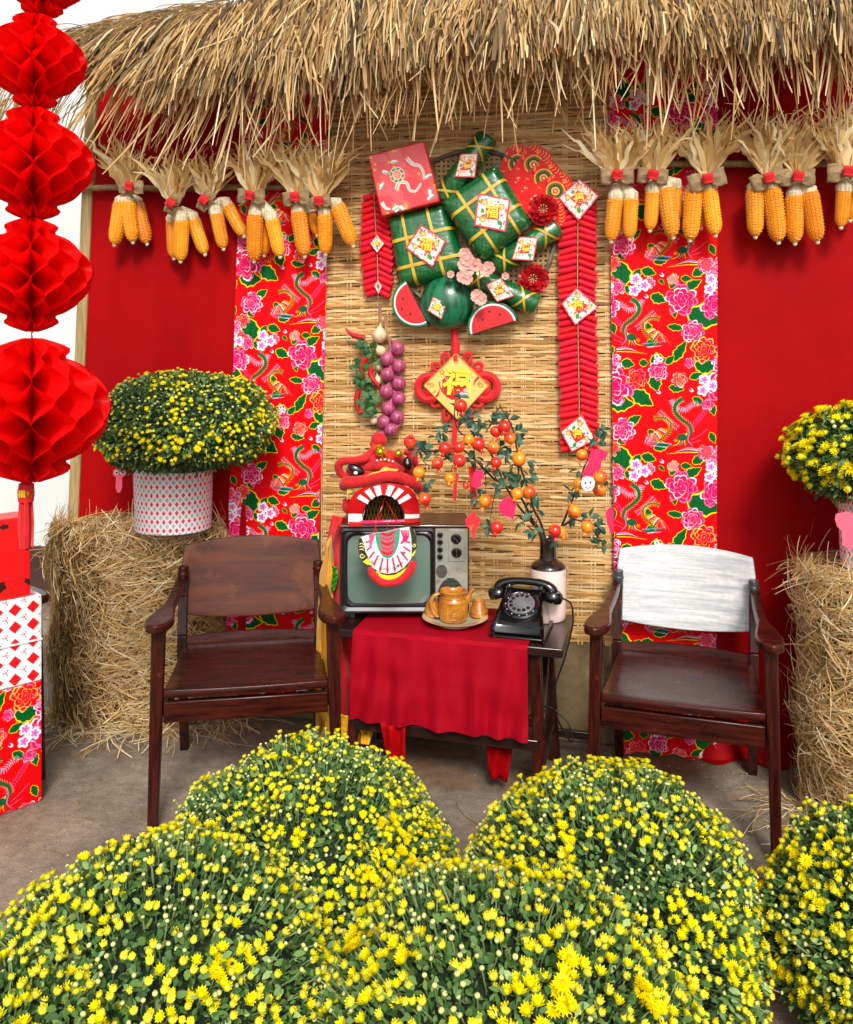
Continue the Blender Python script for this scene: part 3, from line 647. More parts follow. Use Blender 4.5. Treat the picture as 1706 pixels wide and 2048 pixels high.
def chair_at(px, py, side, rzcam, sx=1.0):              # the given front foot stands at this point of the floor
    g = G(px, py); rz = PSI + R(rzcam); v = Matrix.Rotation(rz, 3, 'Z') @ Vector((side * .305 * sx, -.015, 0)); return (g.x - v.x, g.y - v.y, 0), rz
l, r_ = chair_at(306, 1655, -1, 9.5); make_chair(l, r_, 'dark mahogany armchair with worn brown back left of the red table', M_back1)
l, r_ = chair_at(1553, 1722, 1, -17.5, .93); make_chair(l, r_, 'dark mahogany armchair with glare-white back right of the red table', M_back_glare).scale = (.93, 1, 1)
BDv = Matrix.Rotation(R(44), 3, 'Z') @ CR; NNv = Vector((-BDv.y, BDv.x, 0)); r_ = PSI + R(40); l = G(84, 1603) + BDv * .055 + NNv * .17 - Matrix.Rotation(r_, 3, 'Z') @ Vector((.305, -.015, 0)); make_chair(l, r_, 'third wooden armchair, mostly hidden behind the stacked boxes at the left edge', M_back1)

# ------------------------------------------------------------------ table with crimson cloth
TZ = .56; TR = R(-15.5) + PSI
fr = G(1125, 1299, TZ); fr.z = 0
TM = Matrix.Translation(fr) @ Matrix.Rotation(TR, 4, 'Z')        # local: x from -.84 (left) to 0 (right), y back
tb = thing('side_table', 'low dark wooden table draped in crimson cloth between the two armchairs', 'table', fr, TR)
TL, TW = .84, .40
def tpt(name, m, mt=None, bev=.004): return obj(name, m, mt or M_dwood, tb, world=False, bevel=bev)
tpt('tabletop', MB().box((-TL / 2, TW / 2, TZ - .016), (TL, TW, .032)))
for sx, x in ((1, -.10), (-1, -TL + .09)):
    for sy, y in ((-1, .05), (1, TW - .05)):
        tpt('leg', MB().beam((x, y, TZ - .03), (x + sx * .025 - .0, y + sy * .035 + (.0), 0), .042, .034, (0, -1, 0)), M_woodv)
    tpt('side_rail', MB().beam((x + sx * .017, .02, .14), (x + sx * .017, TW - .02, .14), .03, .05, (0, 0, 1)))
    tpt('side_brace', MB().beam((x + sx * .017, .02, .15), (x, TW - .06, TZ - .05), .024, .03, (1, 0, 0)))
tpt('front_stretcher', MB().beam((-TL + .075, .018, .215), (-.085, .018, .215), .04, .026, (0, -1, 0)))
tpt('rear_stretcher', MB().beam((-TL + .075, TW - .02, .14), (-.085, TW - .02, .14), .04, .026, (0, -1, 0)))
tpt('lower_frame', MB().beam((-.09, .02, .10), (.08, .02, .10), .03, .02).beam((-.09, TW, .10), (.08, TW, .10), .03, .02).beam((.075, .02, .10), (.075, TW, .10), .03, .02))
g = []; cols = 56; x0, x1 = -TL + .085, -.118
for i in range(46):
    row = []
    for j in range(cols + 1):
        s_ = j / cols; x = x0 + (x1 - x0) * s_; n = mnoise.noise(Vector((s_ * 6, i * .12, 3)))
        if i < 16: y = TW - .03 - (TW - .03 + .006) * i / 15; z = TZ + .005 + .0025 * abs(n) * (1 if 2 < i < 15 else 0); x += .02 * (1 - i / 15) * (s_ - .5)
        else:
            t = (i - 15) / 30; f = 1.6 * math.sin(s_ * 37 + t * 2.4 + 1.5 * math.sin(s_ * 7)) * .5 + math.sin(s_ * 58 - t * 3) * .22 + math.sin(s_ * 15 + t * 5) * .35
            y = -.016 - t * .012 - .017 * t ** .6 * (f + .8 * n) - .003; z = TZ + .004 - t * .315 - (.004 if i > 16 else 0); x += .012 * t * (s_ - .62) + .004 * f * t
        row.append((x, y, z))
    g.append(row)
o = obj('tablecloth', MB().grid(g), M_tcloth, None); o.matrix_world = TM; o.matrix_basis = TM; tag(o, 'crimson cloth draped over the top and front of the dark table', 'tablecloth')
# red cloth ends under the table
for (pts, lb) in (([(972, 1490), (1026, 1494), (1014, 1562), (978, 1554)], 'small scrap of red cloth hanging under the right end of the table'), ([(760, 1445), (812, 1452), (812, 1530), (772, 1525)], 'narrow red cloth end hanging under the middle of the table')):
    q = [D(x, y, 3.12) for x, y in pts]; g = [[q[0].lerp(q[3], i / 6).lerp(q[1].lerp(q[2], i / 6), j / 8) + Vector((0, .012 * math.sin(j * 1.3 + i * .3), 0)) for j in range(9)] for i in range(7)]
    o = obj('cloth_scrap', MB().grid(g), M_red, solid=.003); tag(o, lb, 'cloth')

# ------------------------------------------------------------------ television
M_black = mat('black_plastic', hx('15181a'), .35, spec=.5, coat=.3, coatr=.2); M_blackg = mat('glossy_black', hx('0c0c0d'), .12, spec=.6, coat=.6, coatr=.05)
M_tvbody = mat('brown_cabinet', hx('5a2320'), .35, hx('47201c'), 6, (1, 8, 8), coat=.3, coatr=.2)
M_silver = mat('brushed_plate', hx('a9a698'), .42, hx('8d9188'), 5, metal=.25, dirt=(hx('8a6a44'), 22, .55, .75), detail=6)
M_screen = mat('tube_glass', hx('5d746b'), .22, hx('6b8278'), 1.5, spec=.6, coat=1, coatr=.06); M_chrome = mat('chrome', (.6, .6, .6), .2, metal=1)
tvc = D(809, 1229, 3.30); tvz = TZ + .022; tv = thing('television', 'old box television with grey screen and silver control panel on the table', 'television', (tvc.x, tvc.y, tvz), PSI)
H_, W_ = .338, .488
def tvp(name, m, mt, bev=.004, **k): return obj(name, m, mt, tv, world=False, bevel=bev, **k)
tvp('cabinet', MB().box((0, .125, H_ / 2 + .002), (W_, .23, H_)), M_tvbody, .008)
tvp('rear_housing', MB().box((0, .255, H_ / 2), (W_ * .7, .06, H_ * .7)), M_black, .01)
sx0, sx1 = -W_ / 2 + .004, W_ / 2 - .132
def rrect(x0, x1, z0, z1, r, y, n=8, bulge=0):
    pts = []; cx, cz = (x0 + x1) / 2, (z0 + z1) / 2
    for (ax, az, a0) in ((x1 - r, z1 - r, 0), (x0 + r, z1 - r, 90), (x0 + r, z0 + r, 180), (x1 - r, z0 + r, 270)):
        for k in range(n + 1):
            a = R(a0 + 90 * k / n); pts.append([ax + r * math.cos(a), y, az + r * math.sin(a)])
    for p in pts:
        u = (p[0] - cx) / (x1 - x0) * 2; v_ = (p[2] - cz) / (z1 - z0) * 2
        p[2] += bulge * (1 - u * u) * (1 if v_ > 0 else -1) * abs(v_); p[0] += bulge * (1 - v_ * v_) * (1 if u > 0 else -1) * abs(u)
    return pts
def loft(rings, capend=True, capstart=False):
    m = MB(); n = len(rings[0]); vv = [p for r in rings for p in r]; fs = []
    for i in range(len(rings) - 1):
        for k in range(n): a = i * n + k; b = i * n + (k + 1) % n; fs.append((a, a + n, b + n, b))
    if capend: fs.append(tuple((len(rings) - 1) * n + k for k in range(n)))
    if capstart: fs.append(tuple(range(n - 1, -1, -1)))
    return m.add(vv, fs)
z0, z1 = .010, H_ - .010
tvp('bezel', loft([rrect(sx0, sx1, z0, z1, .012, -.001), rrect(sx0, sx1, z0, z1, .012, -.010), rrect(sx0 + .006, sx1 - .004, z0 + .008, z1 - .008, .014, -.012), rrect(sx0 + .012, sx1 - .008, z0 + .020, z1 - .014, .022, -.006),
          rrect(sx0 + .020, sx1 - .012, z0 + .028, z1 - .020, .028, -.009, bulge=.004), rrect(sx0 + .028, sx1 - .018, z0 + .036, z1 - .030, .03, .0, bulge=.004)], False), M_black, 0, ang=25)
g = []
for i in range(13):
    row = []
    for j in range(15):
        u, v_ = j / 7 - 1, i / 6 - 1; row.append(((sx0 + sx1 + .01) / 2 + u * (sx1 - sx0 - .044) / 2 * (1 + .012 * (1 - v_ * v_)), .0035 - .013 * (1 - .5 * u * u - .5 * v_ * v_), (z0 + z1 + .006) / 2 + v_ * (z1 - z0 - .062) / 2 * (1 + .015 * (1 - u * u))))
    g.append(row)
tvp('screen', MB().grid(g), M_screen, 0)
px0, px1 = sx1 + .004, W_ / 2 - .006
tvp('control_panel', MB().box(((px0 + px1) / 2, -.005, H_ / 2), (px1 - px0, .008, H_ - .022)), M_silver, .002)
tvp('knob_plate', MB().box((px0 + .080, -.0105, H_ - .075), (.062, .003, .118)), M_silver, .002)
for k, (dx, dz, r) in enumerate([(.018, .022, .0085), (.018, .049, .0085), (.018, .077, .0085), (.018, .104, .0085), (.078, .036, .0155), (.080, .088, .0155)]):
    c0 = Vector((px0 + dx, -.009, H_ - .012 - dz)); M = Matrix.Translation(c0) @ Matrix.Rotation(R(90), 4, 'X')
    tvp('knob', MB().lathe([(r * 1.3, 0), (r * 1.3, .003), (r, .004), (r * .92, .013), (r * .8, .015), (0, .015)], 20, M), M_blackg, 0)
    if r > .01: tvp('knob_pointer', MB().box(c0 + Vector((0, -.0215, 0)), (.002, .002, r * 1.6), Matrix.Rotation(R(35 * k), 3, 'Y')), M_chrome, 0)
m = MB()
for k in range(11): m.box((px0 + .024, -.0105, H_ - .148 - k * .0045), (2 * .021 * math.sqrt(max(.05, 1 - ((k - 5) / 5.6) ** 2)), .003, .0018))
tvp('upper_grille', m, M_black, 0)['kind'] = 'stuff'
m = MB()
for k in range(24): w = .098 * (math.sqrt(max(.04, 1 - ((13 - min(k, 13)) / 13.6) ** 2))); m.box((px0 + .058, -.0105, H_ - .198 - k * .0052), (w, .003, .0030))
tvp('lower_grille', m, M_black, 0)['kind'] = 'stuff'
for dx in (-.2, .2):
    for dy in (.04, .2): tvp('foot', MB().box((dx, dy, -.009), (.022, .022, .024)), M_black, .002)
tvp('top_trim', MB().box((0, -.002, H_ - .002), (W_ - .004, .006, .006)), M_chrome, .001)

# ------------------------------------------------------------------ tea things
M_plate = mat('cream_glaze', hx('cfc6a4'), .2, hx('b8a77c'), 6, coat=.8, spec=.6)
M_tea = mat('amber_glaze', hx('c98428'), .22, hx('a05c12'), 20, coat=.7, bump=.2, bs=25, spec=.6)
def at_t(px, py, z=TZ + .007): return G(px, py, z)
pc = at_t(910, 1246); o = obj('saucer_plate', MB().lathe([(0, .004), (.06, .004), (.062, 0), (.070, 0), (.072, .006), (.095, .012), (.121, .024), (.1225, .0265), (.119, .027), (.094, .017), (.06, .011), (0, .010)], 48, Matrix.Translation(pc)), M_plate)
tag(o, 'round cream plate holding the teapot and cups on the crimson cloth', 'plate')
tp = at_t(907, 1247); tz = tp.z + .012; tp.z = tz; tpo = thing('teapot', 'amber glazed teapot without a lid, carved with a fretwork panel', 'teapot', tp)
ZS = .86
prof = [(0, 0), (.040, 0), (.046, .006), (.049, .02), (.050, .085), (.048, .098), (.043, .106), (.041, .112), (.043, .120), (.046, .128), (.048, .133), (.045, .137), (.040, .133), (.036, .118), (.036, .10), (0, .095)]
tpo.scale = (1.08, 1.08, .83)
obj('pot_body', MB().lathe([(r, z) for r, z in prof], 40), M_tea, tpo, world=False)
ang0 = R(-80) + PSI
def cyl(a, r, z): return Vector((r * math.cos(a), r * math.sin(a), z))
m = MB()
def ring_panel(z0, z1, a0, a1, r): return [cyl(a0 + (a1 - a0) * t, r, z0) for t in np.linspace(0, 1, 8)] + [cyl(a1, r, z0 + (z1 - z0) * t) for t in np.linspace(0, 1, 5)] + [cyl(a1 + (a0 - a1) * t, r, z1) for t in np.linspace(0, 1, 8)] + [cyl(a0, r, z1 + (z0 - z1) * t) for t in np.linspace(0, 1, 5)]
m.tube(ring_panel(.020, .088, ang0 - .62, ang0 + .62, .0505), .0022, 6, closed=True)
rr = random.Random(5)
for i in range(9):
    for j in range(8):
        a = ang0 - .5 + i * .125 + rr.uniform(-.02, .02); z = .026 + j * .0078
        pts = [cyl(a + rr.uniform(-.05, .05), .0503, z + rr.uniform(-.003, .003)) for _ in range(3)]; m.tube(pts, .0014, 4)
obj('carved_panel', m, M_tea, tpo, world=False)['kind'] = 'stuff'
m = MB().tube([cyl(a, .0445, .107) for a in np.linspace(0, 6.283, 30, endpoint=False)], .002, 6, closed=True); obj('neck_band', m, M_tea, tpo, world=False)
d = Vector((math.cos(PSI), math.sin(PSI), 0))
obj('handle', MB().tube([-d * .040 + Vector((0, 0, .118)), -d * .060 + Vector((0, -.004, .122)), -d * .076 + Vector((0, -.006, .100)), -d * .076 + Vector((0, -.008, .070)), -d * .066 + Vector((0, -.008, .035)), -d * .048 + Vector((0, -.006, .014))], [.008, .009, .009, .0085, .0075, .0075], 10), M_tea, tpo, world=False, subsurf=1)
obj('spout', MB().tube([d * .036 + Vector((0, 0, .07)), d * .050 + Vector((0, 0, .098)), d * .056 + Vector((0, 0, .125)), d * .072 + Vector((0, 0, .146))], [.016, .012, .0085, .006], 10), M_tea, tpo, world=False, subsurf=1)
for px, py, lb in ((866, 1240, 'upturned amber cup on the plate left of the teapot'), (958, 1241, 'upturned amber cup on the plate right of the teapot')):
    q = at_t(px, py); q.z += .019; o = obj('tea_cup', MB().lathe([(.033, 0), (.0345, .004), (.033, .014), (.0345, .016), (.033, .019), (.024, .048), (.022, .052), (.021, .058), (.017, .058), (.016, .053), (0, .052)], 28, Matrix.Translation(q)), M_tea); tag(o, lb, 'cup', 'amber tea cups')

# ------------------------------------------------------------------ telephone
ph = at_t(1046, 1258, TZ + .006); RZP = PSI + R(-16); tel = thing('telephone', 'black rotary dial telephone on the right end of the table', 'telephone', ph, RZP)
tel.scale = (1.2, 1.2, 1.12)
def tl(name, m, mt=M_blackg, bev=.006, **k): return obj(name, m, mt, tel, world=False, bevel=bev, **k)
def sect(y, z, hw): return [(-hw, y, z), (hw, y, z)]
side = [(-.095, .004), (-.098, .030), (-.080, .050), (.030, .118), (.062, .122), (.085, .112), (.100, .02), (.100, .004)]
wds = [.077, .077, .072, .055, .052, .052, .068, .072]
vv = []; [vv.extend([(-w, y, z), (w, y, z)]) for (y, z), w in zip(side, wds)]; n = len(side)
fs = [(2 * i, 2 * i + 1, (2 * i + 3) % (2 * n), (2 * i + 2) % (2 * n)) for i in range(n)] + [tuple(2 * i for i in range(n - 1, -1, -1)), tuple(2 * i + 1 for i in range(n))]
tl('phone_body', MB().add(vv, fs), M_blackg, .012); tl('base_plate', MB().box((0, .002, .003), (.16, .204, .008)), M_black, .003)
DN = Vector((0, -.068, .110)).normalized(); DM = Matrix.Translation(Vector((0, -.028, .0835))) @ DN.to_track_quat('Z', 'Y').to_matrix().to_4x4()
tl('dial_ring', MB().lathe([(.056, 0), (.056, .006), (.050, .009), (.047, .007), (0, .007)], 40, DM), M_blackg, 0)
M_dial = mat('worn_grey_dial', hx('86888a'), .35, hx('6a6b6d'), 20, metal=.3, spec=.5)
tl('dial', MB().lathe([(.041, .007), (.041, .013), (.039, .015), (.018, .015), (.016, .018), (0, .019)], 40, DM), M_dial, 0)
for k in range(10):
    a = R(62 + 29 * k); tl('finger_hole', MB().lathe([(.0058, .0145), (.0058, .0160), (0, .0158)], 14, DM @ Matrix.Translation((.0305 * math.cos(a), .0305 * math.sin(a), 0))), M_black, 0)
    tl('dial_mark', MB().ell(DM @ Vector((.0465 * math.cos(a + .1), .0465 * math.sin(a + .1), .0095)), .0018, 6, 5), mat('ivory', hx('d8d4c8'), .5), 0)
tl('dial_centre', MB().tube([DM @ Vector((.010 * math.cos(a), .010 * math.sin(a), .0185)) for a in np.linspace(0, 6.28, 20, endpoint=False)], .0012, 5, closed=True), M_dial, 0)
for s in (-1, 1): tl('cradle', MB().beam((s * .048, .05, .112), (s * .050, .055, .130), .016, .05, (0, -1, 0)), M_blackg, .005)
hp = [(-.084, .048, .103), (-.082, .046, .122), (-.068, .046, .136), (-.036, .046, .142), (0, .046, .144), (.036, .046, .142), (.068, .046, .136), (.082, .046, .122), (.084, .048, .103)]
tl('handset', MB().tube(hp, [.020, .020, .0155, .013, .0125, .013, .0155, .020, .020], 14, upv=(0, 1, 0)), M_blackg, 0, subsurf=1)
for s in (-1, 1): tl('ear_cup', MB().lathe([(.020, .022), (.029, .012), (.031, 0), (.029, -.012), (.012, -.014), (0, -.012)], 22, Matrix.Translation((s * .085, .040, .098)) @ Matrix.Rotation(R(s * 14), 4, 'Y')), M_blackg, 0)
M_cord = mat('black_cord', hx('141414'), .45)
hc = TM.inverted(); a0 = tel.matrix_basis @ Vector((.104, .045, .098))
cpts = [a0, D(1140, 1205, 2.98), D(1146, 1230, 2.96), D(1143, 1262, 2.95), D(1128, 1320, 2.95), D(1112, 1365, 2.97), D(1105, 1400, 3.0), D(1110, 1425, 3.02), D(1122, 1452, 3.03), D(1140, 1482, 3.04), D(1146, 1478, 3.05), D(1138, 1450, 3.06), D(1122, 1430, 3.08), D(1100, 1415, 3.1), D(1078, 1412, 3.12), D(1070, 1400, 3.14), D(1076, 1390, 3.16)]
def smooth_path(p, k=6):
    p = [Vector(q) for q in p]; out = []
    for i in range(len(p) - 1):
        a, b, c_, d_ = p[max(i - 1, 0)], p[i], p[i + 1], p[min(i + 2, len(p) - 1)]
        for s in range(k):
            u = s / k; out.append(.5 * (2 * b + (c_ - a) * u + (2 * a - 5 * b + 4 * c_ - d_) * u * u + (-a + 3 * b - 3 * c_ + d_) * u ** 3))
    return out + [p[-1]]
obj('cord', MB().tube(smooth_path(cpts), .0032, 7), M_cord, tel)
obj('line_wire', MB().tube(smooth_path([tel.matrix_basis @ Vector((-.06, .1, .01)), G(1000, 1236, TZ + .01), G(985, 1241, TZ + .01), G(975, 1243, TZ + .01)]), .0022, 6), M_cord, tel)

# ------------------------------------------------------------------ vase
M_vdark = mat('dark_brown_glaze', hx('32221d'), .2, hx('1f1614'), 12, coat=.7); M_vpink = mat('pale_pink_ceramic', hx('f4ddd2'), .4, hx('efd0c6'), 3, coat=.2)
vb = at_t(1096, 1236, TZ + .002); vase = thing('vase', 'tall vase with pale pink body and dark brown neck behind the telephone', 'vase', vb)
obj('vase_body', MB().lathe([(0, 0), (.062, 0), (.066, .006), (.068, .03), (.068, .185), (.067, .192)], 40), M_vpink, vase, world=False)
obj('vase_neck', MB().lathe([(.067, .192), (.066, .200), (.055, .212), (.040, .220), (.0335, .226), (.032, .236), (.031, .29), (.033, .300), (.031, .303), (.028, .298), (.027, .24), (0, .235)], 40), M_vdark, vase, world=False)
VT = vb + Vector((0, 0, .30))

# ------------------------------------------------------------------ stacked boxes at the left edge
cn = G(84, 1603); BD = (Matrix.Rotation(R(44), 3, 'Z') @ CR)         # direction of the face that recedes to the right
def boxat(name, z0, z1, w, dpt, mt, label, shift=0, us=.42, vs_=.73, back=0):
    root_p = cn - BD * shift + Vector((-BD.y, BD.x, 0)) * back; Nn = Vector((-BD.y, BD.x, 0)); a = root_p + Vector((0, 0, z0)); e = -BD * w; h = Vector((0, 0, z1 - z0)); m = MB(); b = Nn * dpt
    pts = [a + e, a, a + b, a + e + b]
    m.add([p for p in pts] + [p + h for p in pts], [(0, 1, 5, 4), (1, 2, 6, 5), (2, 3, 7, 6), (3, 0, 4, 7), (4, 5, 6, 7), (3, 2, 1, 0)],
          [[(0, z0 / vs_), (w / us, z0 / vs_), (w / us, z1 / vs_), (0, z1 / vs_)], [(0, z0 / vs_), (dpt / us, z0 / vs_), (dpt / us, z1 / vs_), (0, z1 / vs_)]] * 2 + [[(0, 0), (w / us, 0), (w / us, dpt / vs_), (0, dpt / vs_)]] * 2)
    o = obj(name, m, mt, bevel=.004, smooth=False); tag(o, label, 'box'); return o
M_box = mat('diamond_paper', (1, 1, 1), .45, img=BOXIMG, coat=.15, coatr=.2); M_rbox = mat('red_card_print', (1, 1, 1), .45, img=RBOX, coat=.15)
boxat('wrapped_box', 0.002, .425, .42, .14, M_floral, 'large floor box wrapped in floral red cotton at the left edge')
bx = boxat('wrapped_box', .427, .726, .42, .14, M_box, 'box wrapped in red and white diamond paper below the red box', 0, .30, .30)
m = MB().beam(cn + Vector((0, 0, .572)) - (Vector((-BD.y, BD.x, 0)) * .003), cn - BD * .42 + Vector((0, 0, .572)) - (Vector((-BD.y, BD.x, 0)) * .003), .004, .006, (0, 0, 1)); obj('lid_edge', m, mat('white_paper', (.8, .78, .78), .6), bx)
boxat('red_box', .728, 1.005, .34, .12, M_rbox, 'bright red box with dark cut-out flower print on top of the stack', .035, .30, .28, .01)

# ------------------------------------------------------------------ pots on the hay and their tags
M_pot = mat('diamond_pot', (1, 1, 1), .4, img=POTIMG, coat=.2)
def pot(c_, r, h, label):
    m = MB(); n = 44; prof = [(r * .93, 0), (r * 1.0, h)]; m.lathe([(r * .95, 0), (r * .97, h * .3), (r * 1.0, h * .97), (r * 1.01, h), (r * .96, h), (r * .93, h * .8), (0, h * .8)], n, Matrix.Translation(c_))
    for k, u in m.uv.items(): m.uv[k] = [(a * 2 * math.pi * r / .155, b * h * 1.35 / .155) for a, b in u]
    o = obj('flower_pot', m, M_pot); tag(o, label, 'pot'); return o
HB1 = D(284, 1055, 3.79); HB1 = Vector((HB1.x, HB1.y, 0)); HB2 = D(1815, 1000, 3.02); HB2 = Vector((HB2.x, HB2.y, 0))
PT1 = D(347, 1050, 3.62); PT1.z = .845; PT2 = D(1772, 1100, 3.0); PT2.z = .84
pot(PT1, .160, .255, 'round white pot with red diamonds standing on the left hay bale'); pot(PT2, .150, .24, 'white pot with red diamonds on the right hay bale, cut by the picture edge')

# ------------------------------------------------------------------ hay bales
def bale(root_xy, rx, ry, h, label, seed, n=14000, rot=0):
    q = np.random.default_rng(seed); root = thing('hay_bale', label, 'hay bale', root_xy, rot); cr, sr = math.cos(rot), math.sin(rot)
    def surf(a, z, k=1.0):
        bul = 1 + .045 * np.sin(z * 16 + seed) + .03 * np.sin(a * 5 + seed); e = 1.0
        x = np.sign(np.cos(a)) * np.abs(np.cos(a)) ** e * rx * bul * k; y = np.sign(np.sin(a)) * np.abs(np.sin(a)) ** e * ry * bul * k
        return x * cr - y * sr + root_xy[0], x * sr + y * cr + root_xy[1]
    nv, nh = 40, 14; vv = []; fs = []
    for i in range(nh):
        for k in range(nv):
            z = h * .97 * i / (nh - 1); x, y = surf(np.array(k / nv * 6.283), np.array(z), .96); vv.append((float(x), float(y), z))
    for i in range(nh - 1):
        for k in range(nv): a = i * nv + k; b = i * nv + (k + 1) % nv; fs.append((a, b, b + nv, a + nv))
    fs.append(tuple((nh - 1) * nv + k for k in range(nv))); obj('bale_core', MB().add(vv, fs), M_haycore, root)
    nt = int(n * .26); a = q.uniform(math.pi * .92, 2.08 * math.pi, n); a[:600] = q.uniform(0, 6.28, 600); z = q.uniform(.0, 1, n) ** .95 * h; z[-nt:] = h
    k_ = np.ones(n); k_[-nt:] = np.sqrt(q.uniform(0, 1, nt)); a[-nt:] = q.uniform(0, 6.283, nt)
    x, y = surf(a, z, k_ * q.uniform(.97, 1.03, n)); P0 = np.stack([x, y, z], 1)
    nrm = np.stack([x - root_xy[0], y - root_xy[1], np.zeros(n)], 1); nrm /= np.linalg.norm(nrm, axis=1, keepdims=True) + 1e-6
    top = np.zeros(n, bool); top[-nt:] = True; P0[top, 2] = h * (.965 + .045 * (1 - k_[top] ** 2)) + q.uniform(-.01, .016, nt); nrm[top] = nrm[top] * .25 + [0, 0, 1]
    tg = np.cross(nrm, [0, 0, 1.]); tg[top] = np.stack([np.cos(a[top] + 1.57), np.sin(a[top] + 1.57), 0 * a[top]], 1)
    tg /= np.linalg.norm(tg, axis=1, keepdims=True) + 1e-6; bt = np.cross(nrm, tg)
    th = q.normal(0, .75, n) + (q.uniform(0, 1, n) < .5) * math.pi; d = tg * np.cos(th)[:, None] + bt * np.sin(th)[:, None]
    L_ = q.gamma(3, .020, n) + .03; K = 6; path = [P0]; cur = np.cross(d, nrm) * q.normal(0, .38, n)[:, None]; lift = q.exponential(.07, n); lift = np.minimum(lift, .25); lift[q.uniform(0, 1, n) < .012] += .3
    for k in range(1, K):
        t = k / (K - 1); path.append(P0 + (d * t + cur * t * t + nrm * (lift * t - .22 * t * t * (lift < .35))[:, None] + nrm * .015) * L_[:, None])
    path = np.stack(path, 1); path[:, :, 2] = np.maximum(path[:, :, 2], .004)
    pal = np.array([hx('ecca8e'), hx('f8e4b4'), hx('d2aa6c'), hx('a07c4a'), hx('fdf0cc'), hx('e0b676')]); T = pal[q.choice(6, n, p=[.28, .16, .22, .12, .07, .15])] * q.uniform(.75, 1.1, n)[:, None]
    V, F, TT = ribbons(path, (q.uniform(.0018, .0046, n))[:, None] * np.array([1, 1, 1, 1, .9, .6])[None], nrm + q.normal(0, .35, (n, 3)), T); npobj('straw', V, F, M_hay, root, TT, kind='stuff')
    n2 = 340; a = q.uniform(math.pi * .95, 2.05 * math.pi, n2); x, y = surf(a, np.zeros(n2), q.uniform(.95, 1.25, n2)); P0 = np.stack([x, y, q.uniform(.003, .02, n2)], 1); th = a + q.normal(0, .9, n2)
    d = np.stack([np.cos(th), np.sin(th), 0 * th], 1); c_ = np.stack([-np.sin(th), np.cos(th), 0 * th], 1) * q.normal(0, .5, n2)[:, None]; L_ = q.uniform(.06, .24, n2)
    path = np.stack([P0 + (d * t + c_ * t * t) * L_[:, None] + np.array([0, 0, 1]) * (.02 * q.uniform(0, 1, n2) * math.sin(3.14 * t))[:, None] for t in np.linspace(0, 1, 6)], 1)
    V, F, TT = ribbons(path, q.uniform(.0015, .004, n2)[:, None] * np.ones((1, 6)), np.tile([0, .1, 1.], (n2, 1)) + q.normal(0, .3, (n2, 3)), pal[q.choice(5, n2)] * .9); npobj('fallen_straw', V, F, M_hay, root, TT, kind='stuff')
bale(HB1, .372, .175, .845, 'tall round hay bale behind the left armchair carrying a flower pot', 3, rot=PSI)
bale(HB2, .365, .33, .835, 'tall round hay bale at the right edge beside the armchair with the glare-white back', 9, rot=PSI, n=14000)
# ------------------------------------------------------------------ ornaments on the bamboo mat
M_leafg = mat('wrapped_banana_leaf', hx('0f7034'), .26, hx('0a4a22'), 4, (30, 30, 2), bump=1.6, bs=14, bstretch=(1, 1, 3), coat=1, coatr=.05, detail=5)
M_band = mat('gold_ribbon', hx('d9b93a'), .35, hx('c79c28'), 12, coat=.4, metal=.1)
M_phuc = [mat('blessing_card_%s' % s, (1, 1, 1), .4, img=im, coat=.4, bump=.4, bs=120) for s, im in zip(('red', 'pale'), PH)]
M_goldc = mat('raised_gold_print', hx('f2c410'), .35, hx('ffdf3a'), 30, coat=.4)
M_gift = mat('gift_paper', (1, 1, 1), .3, img=GIFT, coat=.8, coatr=.1, bump=.2, bs=18); M_env = mat('lucky_envelope', (1, 1, 1), .35, img=ENV, coat=.08, spec=.2)
M_felt = mat('red_felt', hx('e0101a'), .7, hx('c80c14'), 20, sheen=.2, bump=.3, bs=300); M_crack = mat('red_cracker_paper', hx('e0142e'), .6, hx('cc1026'), 12, rnd=.05, spec=.2, bump=.15, bs=60)
M_string = mat('twine', hx('b3895a'), .8); M_knotface = mat('knot_face', (1, 1, 1), .4, img=KNOT, coat=.2, bump=.2, bs=200)
M_flesh = mat('watermelon_flesh', hx('d81a26'), .5, hx('c8141f'), 8); M_rind = mat('watermelon_rind', hx('12754a'), .3, hx('073f25'), 16, (1.6, 1.6, .35), coat=.4, detail=5, ramp=(.42, .58)); M_rindw = mat('white_rind', (.8, .82, .78), .5)
M_blackm = mat('seed_black', hx('2a1210'), .4); M_pinkf = mat('pink_blossom', hx('f3c3b4'), .6, hx('e79f94'), 40, transl=.2); M_redf = mat('red_paper_flower', hx('d0121f'), .5, hx('a80a18'), 30, transl=.2)
M_twig = mat('dark_twig', hx('3c2620'), .6, hx('24170f'), 20, bump=.4, bs=60)
UV4 = [(0, 1), (1, 1), (1, 0), (0, 0)]
FU_ = '\u798f'
